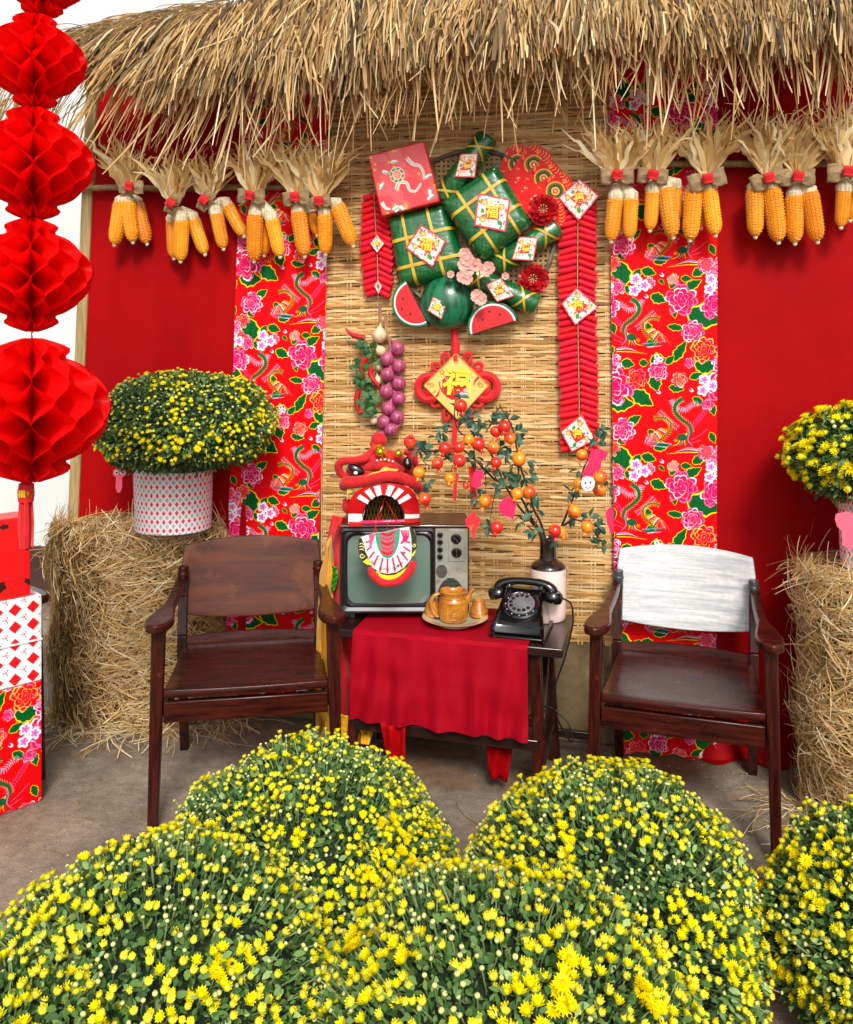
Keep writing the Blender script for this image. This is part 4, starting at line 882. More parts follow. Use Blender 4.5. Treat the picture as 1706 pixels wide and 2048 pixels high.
def padded(name, quad, off, th, material, root=None, puff=.012, n=14, uv=False, rim=.12):
    """a plump four-cornered parcel: quad given in picture pixels on the wall plane, front at off+th"""
    q = [P(x, y, off) for x, y in quad]; g = []; uu = []
    for i in range(n + 1):
        row = []; ur = []
        for j in range(n + 1):
            u, v_ = j / n, i / n; p = q[0].lerp(q[1], u).lerp(q[3].lerp(q[2], u), v_)
            e = min(u, 1 - u, v_, 1 - v_); k = min(1, e / rim); f = math.sqrt(max(0, 1 - (1 - k) ** 2))
            p = p + Vector((0, -(th * f + puff * math.sin(math.pi * u) * math.sin(math.pi * v_)), 0)); row.append(p); ur.append((u, 1 - v_))
        g.append(row); uu.append(ur)
    m = MB().grid(g, uu); b = [q[0].lerp(q[1], j / n) for j in range(n + 1)]
    return obj(name, m, material, root, ang=60), q, lambda u, v_, e=0.0: (q[0].lerp(q[1], u).lerp(q[3].lerp(q[2], u), v_) + Vector((0, -(th * math.sqrt(max(0, 1 - (1 - min(1, min(u, 1 - u, v_, 1 - v_) / rim)) ** 2)) + puff * math.sin(math.pi * u) * math.sin(math.pi * v_) + e), 0)))
def ribbon_on(name, f, a, b, w, root, material, n=24, e=.0022):
    rows = []; d = ((b[0] - a[0]), (b[1] - a[1])); L_ = math.hypot(*d); nx, ny = -d[1] / L_ * w / 2, d[0] / L_ * w / 2
    for k in range(n + 1):
        t = k / n; u, v_ = a[0] + d[0] * t, a[1] + d[1] * t; cl = lambda x: min(1, max(0, x))
        rows.append([f(cl(u + nx), cl(v_ + ny), e), f(cl(u), cl(v_), e + .0006), f(cl(u - nx), cl(v_ - ny), e)])
    return obj(name, MB().grid(rows), material, root)
def card(quad, off, root, k=0, char=True, label=None, csize=.042, rot=0):
    q = [P(x, y, off) for x, y in quad]; o = obj('blessing_card', MB().prism(q, (0, .0025, 0), uv=UV4), M_phuc[k], root, smooth=False)
    if char:
        c_ = sum(q, Vector()) / 4 + Vector((0, -.0018, 0)); r_ = math.degrees(math.atan2(-(q[1].z - q[0].z), q[1].x - q[0].x)) if rot is None else rot
        glyph('character', FU_, csize, wallM(c_, rot), M_goldc, o, .0012, .0012)
    return o
def at(px, py, off): return P(px, py, off)
BAS = P(945, 466, .02)
bk = thing('winnowing_basket', 'round woven tray with dark rim behind the rice cakes', 'basket', BAS)
r0 = .335; m = MB()
for k in range(34):
    s_ = (k - 16.5) / 17 * r0; w = math.sqrt(max(.0001, r0 * r0 - s_ * s_))
    m.beam(BAS + Vector((-w, 0, s_)), BAS + Vector((w, 0, s_)), .012, .0015, (0, -1, 0)); m.beam(BAS + Vector((s_, -.002, -w)), BAS + Vector((s_, -.002, w)), .010, .0015, (0, -1, 0))
obj('woven_base', m, mat('tray_cane', hx('a98a54'), .6, hx('7b6236'), 20), bk)['kind'] = 'stuff'
obj('rim', MB().tube([BAS + Vector((r0 * math.cos(a), -.010, r0 * math.sin(a))) for a in np.linspace(0, 6.283, 60, endpoint=False)], .0085, 7, closed=True), mat('dark_rim', hx('43332a'), .6, hx('7b6a58'), 25), bk)

def square_cake(quad, off, th, label, us, vs_, cardq, ccol, crot):
    c_ = P(sum(x for x, y in quad) / 4, sum(y for x, y in quad) / 4, off); root = thing('square_rice_cake', label, 'rice cake', c_)
    o, q, f = padded('leaf_wrap', quad, off, th, M_leafg, root, .008)
    obj('leaf_back', MB().prism([p for p in q], (0, .01, 0)), M_leafg, root, smooth=False)
    for u in us: ribbon_on('ribbon', f, (u, 0), (u, 1), .045, root, M_band)
    for v_ in vs_: ribbon_on('ribbon', f, (0, v_), (1, v_), .045, root, M_band, e=.0034)
    card(cardq, off + th + .016, root, ccol, rot=crot, csize=.055); return root, f
square_cake([(775, 434), (893, 404), (938, 548), (800, 579)], .045, .045, 'square rice cake in green leaf with pale card, left of the bigger one', (.27, .68), (.37, .74), [(842, 449), (893, 482), (865, 535), (811, 496)], 1, 12)
square_cake([(879, 405), (994, 327), (1067, 449), (967, 530)], .075, .06, 'largest square rice cake, tilted, with a red blessing card in the middle', (.30, .74), (.28, .68), [(956, 386), (1021, 399), (1011, 464), (948, 451)], 0, 8)
def roll_cake(a, b, off, r, label, cardq, ts=(.2, .8)):
    A, B = P(*a, off), P(*b, off); root = thing('cylinder_rice_cake', label, 'rice cake', (A + B) / 2); d = (B - A).normalized(); L_ = (B - A).length
    n = [0, .01, .04, .5, .96, .99, 1]; rs = [.55, .85, 1, 1, 1, .85, .55]; m = MB().tube([A + d * L_ * t for t in n], [r * k for k in rs], 20); obj('leaf_roll', m, M_leafg, root, ang=50)
    s_ = d.cross(Vector((0, -1, 0))).normalized(); y = Vector((0, -1, 0))
    def pt(t, an, e=.0015): return A + d * L_ * t + (s_ * math.sin(an) + y * math.cos(an)) * (r + e)
    for t0 in ts:
        for sg in (1, -1):
            g = [[pt(t0 + sg * an * .085 + w, an, .0018 + .0008 * (sg > 0)) for w in (-.017, .017)] for an in np.linspace(-1.75, 1.75, 18)]; obj('ribbon', MB().grid(g), M_band, root)
    card(cardq, off + r + .008, root, 0, rot=-8, csize=.030); return root
roll_cake((882, 402), (978, 272), .05, .047, 'leaf wrapped rice roll at the top, behind the largest square cake', [(921, 308), (956, 306), (950, 355), (909, 354)], (.13, .80))
roll_cake((990, 533), (1118, 452), .05, .045, 'leaf wrapped rice roll right of the largest square cake', [(1038, 473), (1076, 475), (1067, 522), (1023, 519)], (.16, .80))
roll_cake((940, 551), (1076, 612), .06, .045, 'lowest leaf wrapped rice roll beside the whole watermelon', [(971, 569), (1003, 555), (1029, 592), (994, 604)], (.14, .80))
root = thing('gift_box', 'flat square gift box in shiny red patterned paper, upper left of the cakes', 'box', P(807, 356, .09))
q4 = [(735, 311), (848, 281), (879, 403), (763, 433)]; q = [P(x, y, .125) for x, y in q4]
obj('box_front', MB().prism(q, (0, .07, 0), uv=UV4), M_gift, root, bevel=.006, smooth=True)
glyph('wish_letters', 'good', .03, wallM(P(790, 412, .128), 10), mat('soft_gold', hx('f5c878'), .4), root, .0004) if False else None
# red envelopes fanned out at the right of the tray
piv = (985, 452)
for k, (ang, ln, lb) in enumerate([(-68, 172, 'first'), (-56, 186, 'b'), (-43, 178, 'c'), (-29, 182, 'd'), (-13, 148, 'e')]):
    a = R(ang); d = (math.cos(a), math.sin(a)); nx = (-d[1], d[0]); w = 31; i = ln - 118; base = (piv[0] + d[0] * i, piv[1] + d[1] * i); tip = (piv[0] + d[0] * ln, piv[1] + d[1] * ln)
    off = .036 + .004 * k; sh = (piv[0] + d[0] * (ln - 14), piv[1] + d[1] * (ln - 14))
    ring = [(base[0] - nx[0] * w, base[1] - nx[1] * w), (sh[0] - nx[0] * w, sh[1] - nx[1] * w), (tip[0] - nx[0] * w * .5, tip[1] - nx[1] * w * .5), (tip[0] + nx[0] * w * .5, tip[1] + nx[1] * w * .5), (sh[0] + nx[0] * w, sh[1] + nx[1] * w), (base[0] + nx[0] * w, base[1] + nx[1] * w)]
    uv = [(0, 0), (0, .88), (.25, 1), (.75, 1), (1, .88), (1, 0)]
    lbs = ['uppermost of the fanned red envelopes above the largest cake', 'second from the top of the fanned red envelopes', 'middle one of the five fanned red envelopes with gold edge', 'fourth of the fanned red envelopes, counted from the top', 'lowest of the fanned red envelopes, beside the red paper flower']
    o = obj('lucky_envelope', MB().prism([P(x, y, off) for x, y in ring], (0, .002, 0), uv=uv), M_env, smooth=False); tag(o, lbs[k], 'envelope', 'fanned red envelopes')
def paper_flower(name, px, py, off, r, material, label, cat, petals=9, grp=None, seed=1):
    q_ = random.Random(seed); c_ = P(px, py, off); root = thing(name, label, cat, c_, 0, grp); m = MB()
    for ring, (rad, lift) in enumerate(((1, .15), (.75, .35), (.48, .55))):
        nn = petals - ring * 2
        for k in range(nn):
            a = 2 * math.pi * k / nn + ring * .4 + q_.uniform(-.1, .1); g = []
            for i in range(4):
                u = i / 3; w = r * rad * .38 * math.sin(math.pi * (.12 + .70 * u)); rr_ = r * rad * u; dy = -r * (lift * u ** 1.5 * (1.2 if ring else .7)) - ring * .003
                g.append([c_ + Vector(((rr_) * math.cos(a) - s_ * w * math.sin(a), dy - abs(s_) * .12 * r + q_.uniform(-.03, .03) * r, rr_ * math.sin(a) + s_ * w * math.cos(a))) for s_ in (-1, 0, 1)])
            m.grid(g)
    obj('petals', m, material, root)['kind'] = 'stuff'
    m = MB()
    for k in range(9): a = k * .7; m.tube([c_ + Vector((0, -.2 * r, 0)), c_ + Vector((math.cos(a) * r * .25, -r * .75, math.sin(a) * r * .25))], .0009, 4); m.ell(c_ + Vector((math.cos(a) * r * .25, -r * .76, math.sin(a) * r * .25)), .0022, 5, 4)
    obj('stamens', m, mat('stamen', hx('f0c9a0'), .5), root)['kind'] = 'stuff'; return root
paper_flower('paper_flower', 1087, 421, .085, .062, M_redf, 'red paper flower at the foot of the envelope fan', 'flower', 11, seed=2)
paper_flower('paper_flower', 1067, 559, .05, .062, M_redf, 'red paper flower right of the lowest rice roll', 'flower', 11, seed=4)
br = thing('blossom_branch', 'thin branch of pale pink blossoms between the cakes and the watermelon', 'branch', P(930, 540, .14))
obj('twig', MB().tube(smooth_path([P(905, 558, .12), P(930, 545, .15), P(955, 535, .16), P(990, 541, .12), P(1040, 556, .10), P(1060, 566, .08)]), .0018, 5).tube([P(935, 500, .16), P(938, 530, .16), P(945, 590, .15)], .0018, 5), M_twig, br)
for k, (X, Y) in enumerate([(825, 822), (820, 878), (850, 905), (885, 880), (960, 900), (945, 912), (835, 958), (815, 948), (745, 935), (895, 1058), (915, 1075), (1055, 945), (840, 850)]):
    c_ = P(640 + X * .3517, 220 + Y * .3517, .155 if k not in (11,) else .12); m = MB(); rr_ = .026 if k not in (8, 11) else .015
    for j in range(6):
        a = j * 1.047 + k; g = []
        for i in range(4):
            u = i / 3; w = rr_ * .5 * math.sin(math.pi * (.15 + .65 * u)); g.append([c_ + Vector((rr_ * u * math.cos(a) - s_ * w * math.sin(a), -rr_ * .8 * u * (1 - .4 * u) - .002 * (j % 2), rr_ * u * math.sin(a) + s_ * w * math.cos(a))) for s_ in (-1, 0, 1)])
        m.grid(g)
    m.ell(c_ + Vector((0, -.008, 0)), rr_ * .28, 8, 5); obj('blossom', m, M_pinkf, br)
# watermelons
wc = P(894, 607, .06); wr = 54 * .00203
wm = thing('watermelon', 'whole dark green watermelon ornament with a small red card', 'watermelon', wc); obj('rind', MB().ell(wc, (wr, wr * .75, wr * 1.0), 36, 24), M_rind, wm)
card([(866, 593), (893, 607), (883, 639), (855, 621)], .06 + wr * .74, wm, 0, rot=15, csize=.024)
def slice_(name, c_, r, a0, off, label):
    root = thing('watermelon_slice', label, 'watermelon slice', P(*c_, off)); C0 = P(*c_, off); 
    def arc(rr_, dy): return [C0 + Vector((rr_ * math.cos(R(a0) + t), -dy, rr_ * math.sin(R(a0) + t))) for t in np.linspace(0, math.pi, 24)]
    obj('rind', MB().prism(arc(r, .05), (0, .05, 0)), M_rind, root, ang=30, bevel=.004); obj('white_rind', MB().prism(arc(r * .90, .052), (0, .03, 0)), M_rindw, root); obj('flesh', MB().prism(arc(r * .83, .054), (0, .03, 0)), M_flesh, root)
    for k, (t, rr_) in enumerate(((.8, .55), (1.5, .62), (2.2, .5))):
        obj('seed', MB().ell(C0 + Vector((r * rr_ * math.cos(R(a0) + t), -.0545, r * rr_ * math.sin(R(a0) + t))), (.0035, .0015, .006), 8, 6), M_blackm, root)
slice_('a', (837, 606), .102, 117 + 0, .05, 'watermelon slice left of the whole watermelon, standing on end'); slice_('b', (989, 655), .104, 17, .05, 'watermelon slice lying right below the whole watermelon')

# ------------------------------------------------------------------ firecracker strings
def crackers(line, off, L_, pitch, r, label, cards, dip=(20, 13), short=None):
    root = thing('firecracker_string', label, 'firecrackers', P(*line[0], off)); pts = [P(x, y, off) for x, y in line]; tot = sum((b - a).length for a, b in zip(pts, pts[1:]))
    obj('string', MB().tube([p + Vector((0, -.014, 0)) for p in pts], .0022, 6), M_string, root)
    me = {}
    d = 0; k = 0; qq = random.Random(len(line))
    n = int(tot / pitch)
    for k in range(n):
        t = (k + .5) * pitch; acc = 0
        for a, b in zip(pts, pts[1:]):
            l_ = (b - a).length
            if acc + l_ >= t: p = a.lerp(b, (t - acc) / l_); break
            acc += l_
        for sg in (-1, 1):
            an = R(dip[0] if sg > 0 else dip[1]) + qq.uniform(-.05, .05); ll = L_ * (short(k / n) if short else 1) * qq.uniform(.94, 1.05)
            if sg not in me:
                m = MB(); m.tube([Vector((0, 0, 0)), Vector((L_, 0, 0))], r, 12); base = obj('firecracker', m, M_crack, root, world=False, ang=50); me[sg] = base; o = base
            else: o = me[sg].copy(); COL.objects.link(o); o.parent = root
            loc = p - Vector(pts[0]) + Vector((sg * .004, -.004 - .002 * (k % 2), 0)); yaw = math.pi if sg < 0 else 0
            o.matrix_basis = Matrix.Translation(loc) @ Matrix.Rotation(yaw, 4, 'Z') @ Matrix.Rotation(an, 4, 'Y') @ Matrix.Rotation(qq.uniform(-.06, .06), 4, 'Z') @ Matrix.Diagonal((ll / L_, 1, 1, 1))
    for cq in cards: card(cq[0], off + .028, root, cq[1], char=cq[2], rot=0, csize=cq[3])
    return root
crackers([(1156, 372), (1155, 600), (1158, 780), (1160, 905)], .03, .073, .0262, .0128, 'long string of red firecrackers with three blessing cards right of the cakes',
         [([(1159, 357), (1199, 392), (1157, 442), (1116, 396)], 1, True, .042), ([(1153, 575), (1198, 614), (1150, 651), (1122, 607)], 1, True, .042), ([(1164, 827), (1192, 880), (1143, 905), (1120, 863)], 0, True, .036)])
crackers([(749, 385), (752, 440), (756, 510), (758, 596)], .03, .062, .0265, .0128, 'short string of red firecrackers left of the square cakes', [([(754, 469), (769, 487), (754, 506), (740, 487)], 1, True, .018), ([(756, 559), (764, 572), (757, 588), (748, 572)], 1, False, .02)],
         (26, 17), lambda t: .75 + .35 * math.sin(3.14 * t))
# ------------------------------------------------------------------ chilli, garlic and onion garland
M_onion = mat('red_onion_skin', hx('c25a80'), .42, hx('86264e'), 12, (9, 9, .6), coat=.3, bump=.5, bs=30, bstretch=(9, 9, .6)); M_garlic = mat('garlic_skin', hx('e3d3b0'), .5, hx('cdb389'), 10, (7, 7, .6), bump=.3, bs=30)
M_chili = mat('chilli_red', hx('c8141c'), .25, hx('a80f18'), 8, coat=.6); M_herb = mat('herb_leaf', hx('2f7a2e'), .5, hx('1c5524'), 15, transl=.25)
gl = thing('vegetable_garland', 'hanging garland of red onions, garlic, chillies and parsley left of the knot charm', 'garland', P(762, 600, .03))
q = lambda X, Y, o=.035: P(640 + X * .3517, 620 + Y * .3517, o)
obj('braid', MB().tube(smooth_path([q(338, -30), q(345, 60), q(352, 130), q(350, 300), q(360, 480), q(365, 640)]), .005, 6).tube(smooth_path([q(372, 30), q(376, 120), q(400, 200), q(410, 420), q(400, 650)]), .006, 6), mat('braid_fibre', hx('b38f5c'), .8, hx('8e4560'), 9), gl)
def bulb(c_, r, mt, name, tilt):
    M = Matrix.Translation(c_) @ Matrix.Rotation(R(tilt), 4, 'Y'); m = MB(); nu = 20; m.lathe([(0, -1.02 * r), (.25 * r, -r), (.7 * r, -.78 * r), (.97 * r, -.25 * r), (.98 * r, .15 * r), (.75 * r, .6 * r), (.35 * r, .92 * r), (.14 * r, 1.2 * r), (.08 * r, 1.6 * r)], nu, M)
    vv = []
    for i, p in enumerate(m.v): k = i % nu; pv = Vector(p); vv.append(tuple(Vector(c_) + (pv - Vector(c_)) * (1 + .03 * (k % 2))))
    m.v = vv; obj(name, m, mt, gl, ang=70)
for k, (X, Y) in enumerate([(440, 218), (383, 278), (448, 318), (385, 365), (448, 415), (378, 462), (445, 500), (388, 558), (438, 608), (365, 635), (405, 680), (345, 722)]): bulb(q(X, Y, .05 if X > 420 else .058), .0295 if k < 11 else .024, M_onion, 'onion', (25, -20)[k % 2] + (160 if X > 420 else 200) * 0 + (-60 if X > 420 else 40))
bulb(q(338, 142, .05), .031, M_garlic, 'garlic', 5); bulb(q(345, 232, .045), .022, M_garlic, 'garlic', -30); bulb(q(310, 628, .03), .018, M_garlic, 'garlic', 40); bulb(q(335, 320, .03), .018, M_garlic, 'garlic', 10); bulb(q(330, 400, .03), .018, M_garlic, 'garlic', -10)
for pts in ([(145, 103), (175, 135), (215, 152), (255, 158)], [(262, 270), (238, 320), (240, 365), (252, 392)], [(292, 332), (288, 370), (310, 405), (338, 436)], [(222, 455), (208, 510), (214, 555), (232, 592)], [(225, 640 - 60), (228, 585), (230, 590), (232, 594)]):
    rad = [.0125, .0125, .010, .0028] if pts[0][0] != 145 else [.003, .009, .013, .0135]; obj('chilli', MB().tube(smooth_path([q(x, y, .055) for x, y in pts], 4), [float(np.interp(i / 12, [0, .33, .66, 1], rad)) for i in range(13)], 10), M_chili, gl)
rr = random.Random(9); k = 0
for cx, cy, n_ in ((250, 190, 12), (275, 225, 12), (215, 310, 12), (240, 360, 8), (235, 420, 14), (275, 450, 14), (290, 570, 14), (265, 540, 12), (320, 290, 6), (305, 500, 8)):
    for i in range(n_):
        a = rr.uniform(0, 6.28); c_ = q(cx + rr.uniform(-26, 26), cy + rr.uniform(-26, 26), .04 + rr.uniform(0, .025)); l_ = rr.uniform(.018, .034); d = Vector((math.cos(a), -rr.uniform(0, .5), math.sin(a) - .3)).normalized(); s_ = d.cross(Vector((0, -1, .3))).normalized(); ring = []
        for u, w in ((0, .05), (.25, .42), (.38, .2), (.6, .5), (.72, .2), (1, .03)): ring.append((u, w))
        pts = [c_ + d * l_ * u + s_ * l_ * w + Vector((0, -.004 * math.sin(u * 3), 0)) for u, w in ring] + [c_ + d * l_ * u - s_ * l_ * w for u, w in reversed(ring)]
        obj('herb_leaf', MB().add(pts, [(0, 1, 10, 11), (1, 2, 9, 10), (2, 3, 8, 9), (3, 4, 7, 8), (4, 5, 6, 7)]), M_herb, gl)
# ------------------------------------------------------------------ knot charm
kn = thing('knot_charm', 'red knotted charm with a golden diamond face under the watermelon', 'charm', P(912, 771, .03))
def loop(c_, rx, ry, rot, r, n=22, off=.035):
    C0 = P(*c_, off); return [C0 + Vector((rx * math.cos(a) * math.cos(R(rot)) - ry * math.sin(a) * math.sin(R(rot)), .002 * math.sin(2 * a), rx * math.cos(a) * math.sin(R(rot)) + ry * math.sin(a) * math.cos(R(rot)))) for a in np.linspace(0, 6.283, n, endpoint=False)]
for (c_, rx, ry, rot, r) in (((858, 776), .047, .048, 0, .017), ((864, 776), .020, .024, 0, .016), ((971, 774), .047, .048, 0, .017), ((965, 774), .020, .024, 0, .016), ((892, 718), .014, .022, 15, .008), ((874, 735), .014, .022, 60, .008), ((935, 717), .014, .022, -15, .008), ((954, 735), .014, .022, -60, .008),
                           ((873, 806), .022, .014, 20, .008), ((893, 829), .013, .022, 0, .008), ((953, 806), .022, .014, -20, .008), ((938, 826), .013, .022, 5, .008)):
    obj('cord_loop', MB().tube(loop(c_, rx, ry, rot, r), r, 8, closed=True), M_felt, kn)
obj('hanging_loop', MB().tube(smooth_path([P(911, 655, .035), P(909, 670, .035), P(911, 685, .037), P(911, 700, .037), P(912, 722, .037)]), [.014] * 12 + [.018] * 13, 10), M_felt, kn)
obj('tassel', MB().beam(P(911, 835, .03), P(908, 905, .03), .020, .012), M_felt, kn)
q5 = [(912, 707), (977, 771), (915, 838), (848, 771)]; face = obj('diamond_face', MB().prism([P(x, y, .052) for x, y in q5], (0, .006, 0), uv=[(0, 1), (1, 1), (1, 0), (0, 0)]), M_knotface, kn, smooth=False)
for k in range(4): a, b = q5[k], q5[(k + 1) % 4]; obj('gold_edge', MB().beam(P(*a, .052), P(*b, .052), .004, .006), mat('gold_edge', hx('d9a552'), .35, metal=.5), kn)
glyph('character', FU_, .115, wallM(P(914, 768, .056), 4), mat('yellow_print', hx('f5d020'), .4, hx('ffe94a'), 30, coat=.3), face, .0015, .003)
# ------------------------------------------------------------------ corn bunches
def cob_mesh():
    m = MB(); nr, nk = 15, 30; L_ = .175; body = []
    for i in range(nk + 1):
        t = i / nk; r = .0305 * (1 - .12 * t) * math.sqrt(max(.03, 1 - max(0, (t - .72) / .30) ** 2.2)) * (.86 + .14 * min(1, t / .1)); body.append((r, -L_ * t))
    for i in range(nk):
        (r0_, z0_), (r1_, z1_) = body[i], body[i + 1]
        for k in range(nr):
            a0_ = 2 * math.pi * (k + .0) / nr; a1_ = 2 * math.pi * (k + 1) / nr; am = (a0_ + a1_) / 2; zz0, zz1 = z0_, z1_; jit = .0012 * math.sin(k * 7.3 + i * 3.1)
            o_ = [(a0_, r0_ * .93, zz0), (a1_, r0_ * .93, zz0), (a1_, r1_ * .93, zz1), (a0_, r1_ * .93, zz1)]; da = (a1_ - a0_) * .17; dz = (zz1 - zz0) * .17; rr_ = (r0_ + r1_) / 2 * 1.05 + jit
            i_ = [(a0_ + da, rr_, zz0 + dz), (a1_ - da, rr_, zz0 + dz), (a1_ - da, rr_, zz1 - dz), (a0_ + da, rr_, zz1 - dz)]
            V = [Vector((r_ * math.cos(a), r_ * math.sin(a), z)) for a, r_, z in o_ + i_]; m.add(V, [(4, 5, 6, 7), (0, 1, 5, 4), (1, 2, 6, 5), (2, 3, 7, 6), (3, 0, 4, 7)])
    return m
M_corn = mat('corn_kernel', hx('ffae1c'), .35, hx('f59412'), 30, coat=.3, spec=.5, rnd=.16, dirt=(hx('ffb93a'), 14, .5, .7)); M_husk = mat('dry_husk', (1, 1, 1), .65, tint=True, transl=.35); M_bow = mat('burlap_bow', hx('a68a63'), .9, hx('8d7350'), 40, bump=.7, bs=200); M_tip = mat('cob_tip', hx('ead9b0'), .7)
M_bindw = mat('pale_husk_base', hx('f0e2c4'), .7, hx('b5a07c'), 20, (6, 6, 1), bump=.6, bs=40, bstretch=(6, 6, 1))
COB = [None]
def corn_bunch(knot, cobs, bow, label, seed, huskup=90, fan=1.0, off=.11):
    q_ = np.random.default_rng(seed); K0 = P(*knot, off); root = thing('corn_bunch', label, 'corn', K0, 0, 'corn bunches tied along the bamboo poles')
    for j, (x0_, y0_, x1_, y1_, back) in enumerate(cobs):
        o0 = off + .02 - .045 * back; A, B = P(x0_, y0_, o0), P(x1_, y1_, o0 - .01); L_ = (B - A).length
        if COB[0] is None: o = obj('corn_cob', cob_mesh(), M_corn, root, world=False, ang=60); COB[0] = o
        else: o = COB[0].copy(); COL.objects.link(o); o.parent = root
        d = (B - A).normalized(); qm = d.to_track_quat('-Z', 'Y').to_matrix().to_4x4(); s_ = L_ / .178
        o.matrix_basis = Matrix.Translation(A - K0) @ qm @ Matrix.Rotation(seed + j * 1.3, 4, 'Z') @ Matrix.Diagonal((min(s_, 1.12) * 1.05, min(s_, 1.12) * 1.05, s_, 1))
        obj('cob_tip', MB().ell(B + d * .001, (.009, .009, .011), 8, 6), M_tip, root)
        # pale base of the husk from the cob up to the tie
        top = K0 + (A - K0) * .25; obj('husk_base', MB().tube([A + d * .012, A - d * .004, A.lerp(top, .4), top], [.027, .031, .026, .014], 14), M_bindw, root)
    # the fan of dry husks above the tie
    n = 72; ph = q_.uniform(-1, 1, n); a = ph * .50 * fan; L_ = huskup * .00235 * q_.uniform(.65, 1.12, n); K = 8; d = np.stack([np.sin(a), q_.uniform(-.35, .15, n), np.cos(a)], 1)
    c_ = np.stack([np.sign(ph) * q_.uniform(-.5, .75, n), q_.normal(-.2, .3, n), -q_.uniform(0, .45, n) * np.abs(ph)], 1); t = np.linspace(0, 1, K)
    P0 = np.array(K0)[None] + np.stack([ph * .014, -q_.uniform(0, .02, n), q_.uniform(-.008, .01, n)], 1)
    path = P0[:, None] + (d[:, None] * t[None, :, None] + c_[:, None] * (t ** 2)[None, :, None] * .6 + q_.normal(0, .055, (n, K, 3)) * t[None, :, None]) * L_[:, None, None]
    w = q_.uniform(.009, .024, n)[:, None] * np.array([.5, .9, 1.1, 1.1, .95, .7, .4, .08])[None]; pal = np.array([hx('f2d99e'), hx('e6c484'), hx('fbeec6'), hx('c8a468'), hx('d8b678')]); T = pal[q_.choice(5, n)] * q_.uniform(1.0, 1.3, n)[:, None]
    side = np.stack([q_.normal(0, .55, n), -np.ones(n), q_.normal(0, .4, n)], 1)
    V, F, TT = ribbons(path, w, side, T)
    s3 = np.random.default_rng(seed + 1); npobj('husk_fan', V, F, M_husk, root, TT, smooth=True, kind='stuff')
    # burlap bow and red square knot
    bx_, by_, brot, bs_ = bow; bs_ *= 1.35; Bc = P(bx_, by_, off + .055)
    for sg in (-1, 1):
        g = []
        for i in range(7):
            u = i / 6; hw = .004 + .020 * math.sin(min(1, u * 1.35) * math.pi / 2) * bs_; row = []
            for j in range(7):
                v_ = j / 3 - 1; x = sg * (u * .042 * bs_); z = v_ * hw + .004 * math.sin(u * 5) * v_; y = -.010 * math.sin(math.pi * u) * (1 - .6 * abs(v_)) - .004 * math.sin(v_ * 5 + u * 3)
                p = Vector((x, y, z)); p.rotate(Matrix.Rotation(R(brot), 3, 'Y')); row.append(Bc + p)
            g.append(row)
        obj('burlap_bow', MB().grid(g), M_bow, root, solid=.002)
    Rk = Bc + Vector((0, -.016, 0)); s_ = .0175
    m = MB(); g = []
    rot = Matrix.Rotation(R(brot + 8), 3, 'Y')
    for i in range(5):
        g.append([Rk + rot @ Vector(((j / 2 - 1) * s_, -.007 * (1 - (j / 2 - 1) ** 2) - .004 * math.sin(i * 1.5), (1 - i / 2) * s_)) for j in range(5)])
    obj('red_knot', MB().grid(g), M_felt, root, solid=.006)
LB = 'corn bunch with burlap bow, '
corn_bunch((258, 385), [(243, 404, 229, 489, 0), (256, 402, 266, 484, 0), (272, 405, 294, 487, 1)], (262, 374, 4, 1), LB + 'leftmost on the left pole, next to the lanterns', 1, 92, 1.0)
corn_bunch((352, 410), [(346, 440, 348, 516, 1), (364, 440, 361, 522, 0), (385, 436, 410, 508, 1)], (346, 408, -60, .8), LB + 'second from the left on the left pole', 2, 88, .85)
corn_bunch((420, 400), [(432, 424, 447, 497, 0), (452, 408, 488, 472, 1)], (412, 402, -55, .8), LB + 'third on the left pole, above plain red cloth', 3, 84, 1.1)
corn_bunch((512, 388), [(511, 430, 508, 522, 0), (543, 436, 560, 513, 0), (527, 430, 528, 510, 1)], (502, 393, 5, 1.05), LB + 'fourth on the left pole where the floral banner begins', 4, 96, 1.1)
corn_bunch((594, 392), [(597, 424, 609, 512, 0), (620, 420, 634, 470, 1)], (592, 396, -6, 1.0), LB + 'fifth on the left pole, before the floral banner', 5, 98, 1.15)
corn_bunch((643, 400), [(650, 426, 651, 508, 0), (674, 410, 706, 491, 0)], (640, 404, -10, .8), LB + 'rightmost on the left pole, at the mat edge', 6, 96, 1.0)
corn_bunch((1235, 360), [(1231, 395, 1222, 482, 0), (1262, 394, 1259, 477, 0), (1245, 400, 1243, 462, 1)], (1234, 352, 0, 1.1), LB + 'leftmost on the right pole, at the mat edge', 7, 92, 1.1)
corn_bunch((1308, 352), [(1306, 380, 1300, 460, 0), (1331, 376, 1346, 474, 0), (1350, 372, 1356, 440, 1)], (1305, 352, 6, 1.0), LB + 'second on the right pole, before the floral banner', 8, 90, 1.1)
corn_bunch((1412, 352), [(1388, 380, 1380, 480, 0), (1417, 378, 1431, 470, 0), (1405, 385, 1402, 455, 1)], (1414, 360, -14, 1.2), LB + 'third on the right pole, at the banner edge', 9, 98, 1.1)
corn_bunch((1532, 350), [(1509, 379, 1511, 473, 0), (1543, 377, 1557, 484, 0)], (1536, 358, -20, 1.1), LB + 'fourth on the right pole, before plain red cloth', 10, 100, 1.2)
corn_bunch((1595, 352), [(1588, 391, 1590, 486, 0), (1618, 384, 1635, 483, 0)], (1594, 355, 0, 1.1), LB + 'fifth on the right pole, before plain red cloth', 11, 92, 1.1)
corn_bunch((1692, 352), [(1688, 377, 1682, 454, 0), (1706, 380, 1700, 440, 1)], (1694, 345, 0, 1.2), LB + 'at the far right end, cut by the picture edge', 12, 112, 1.1)

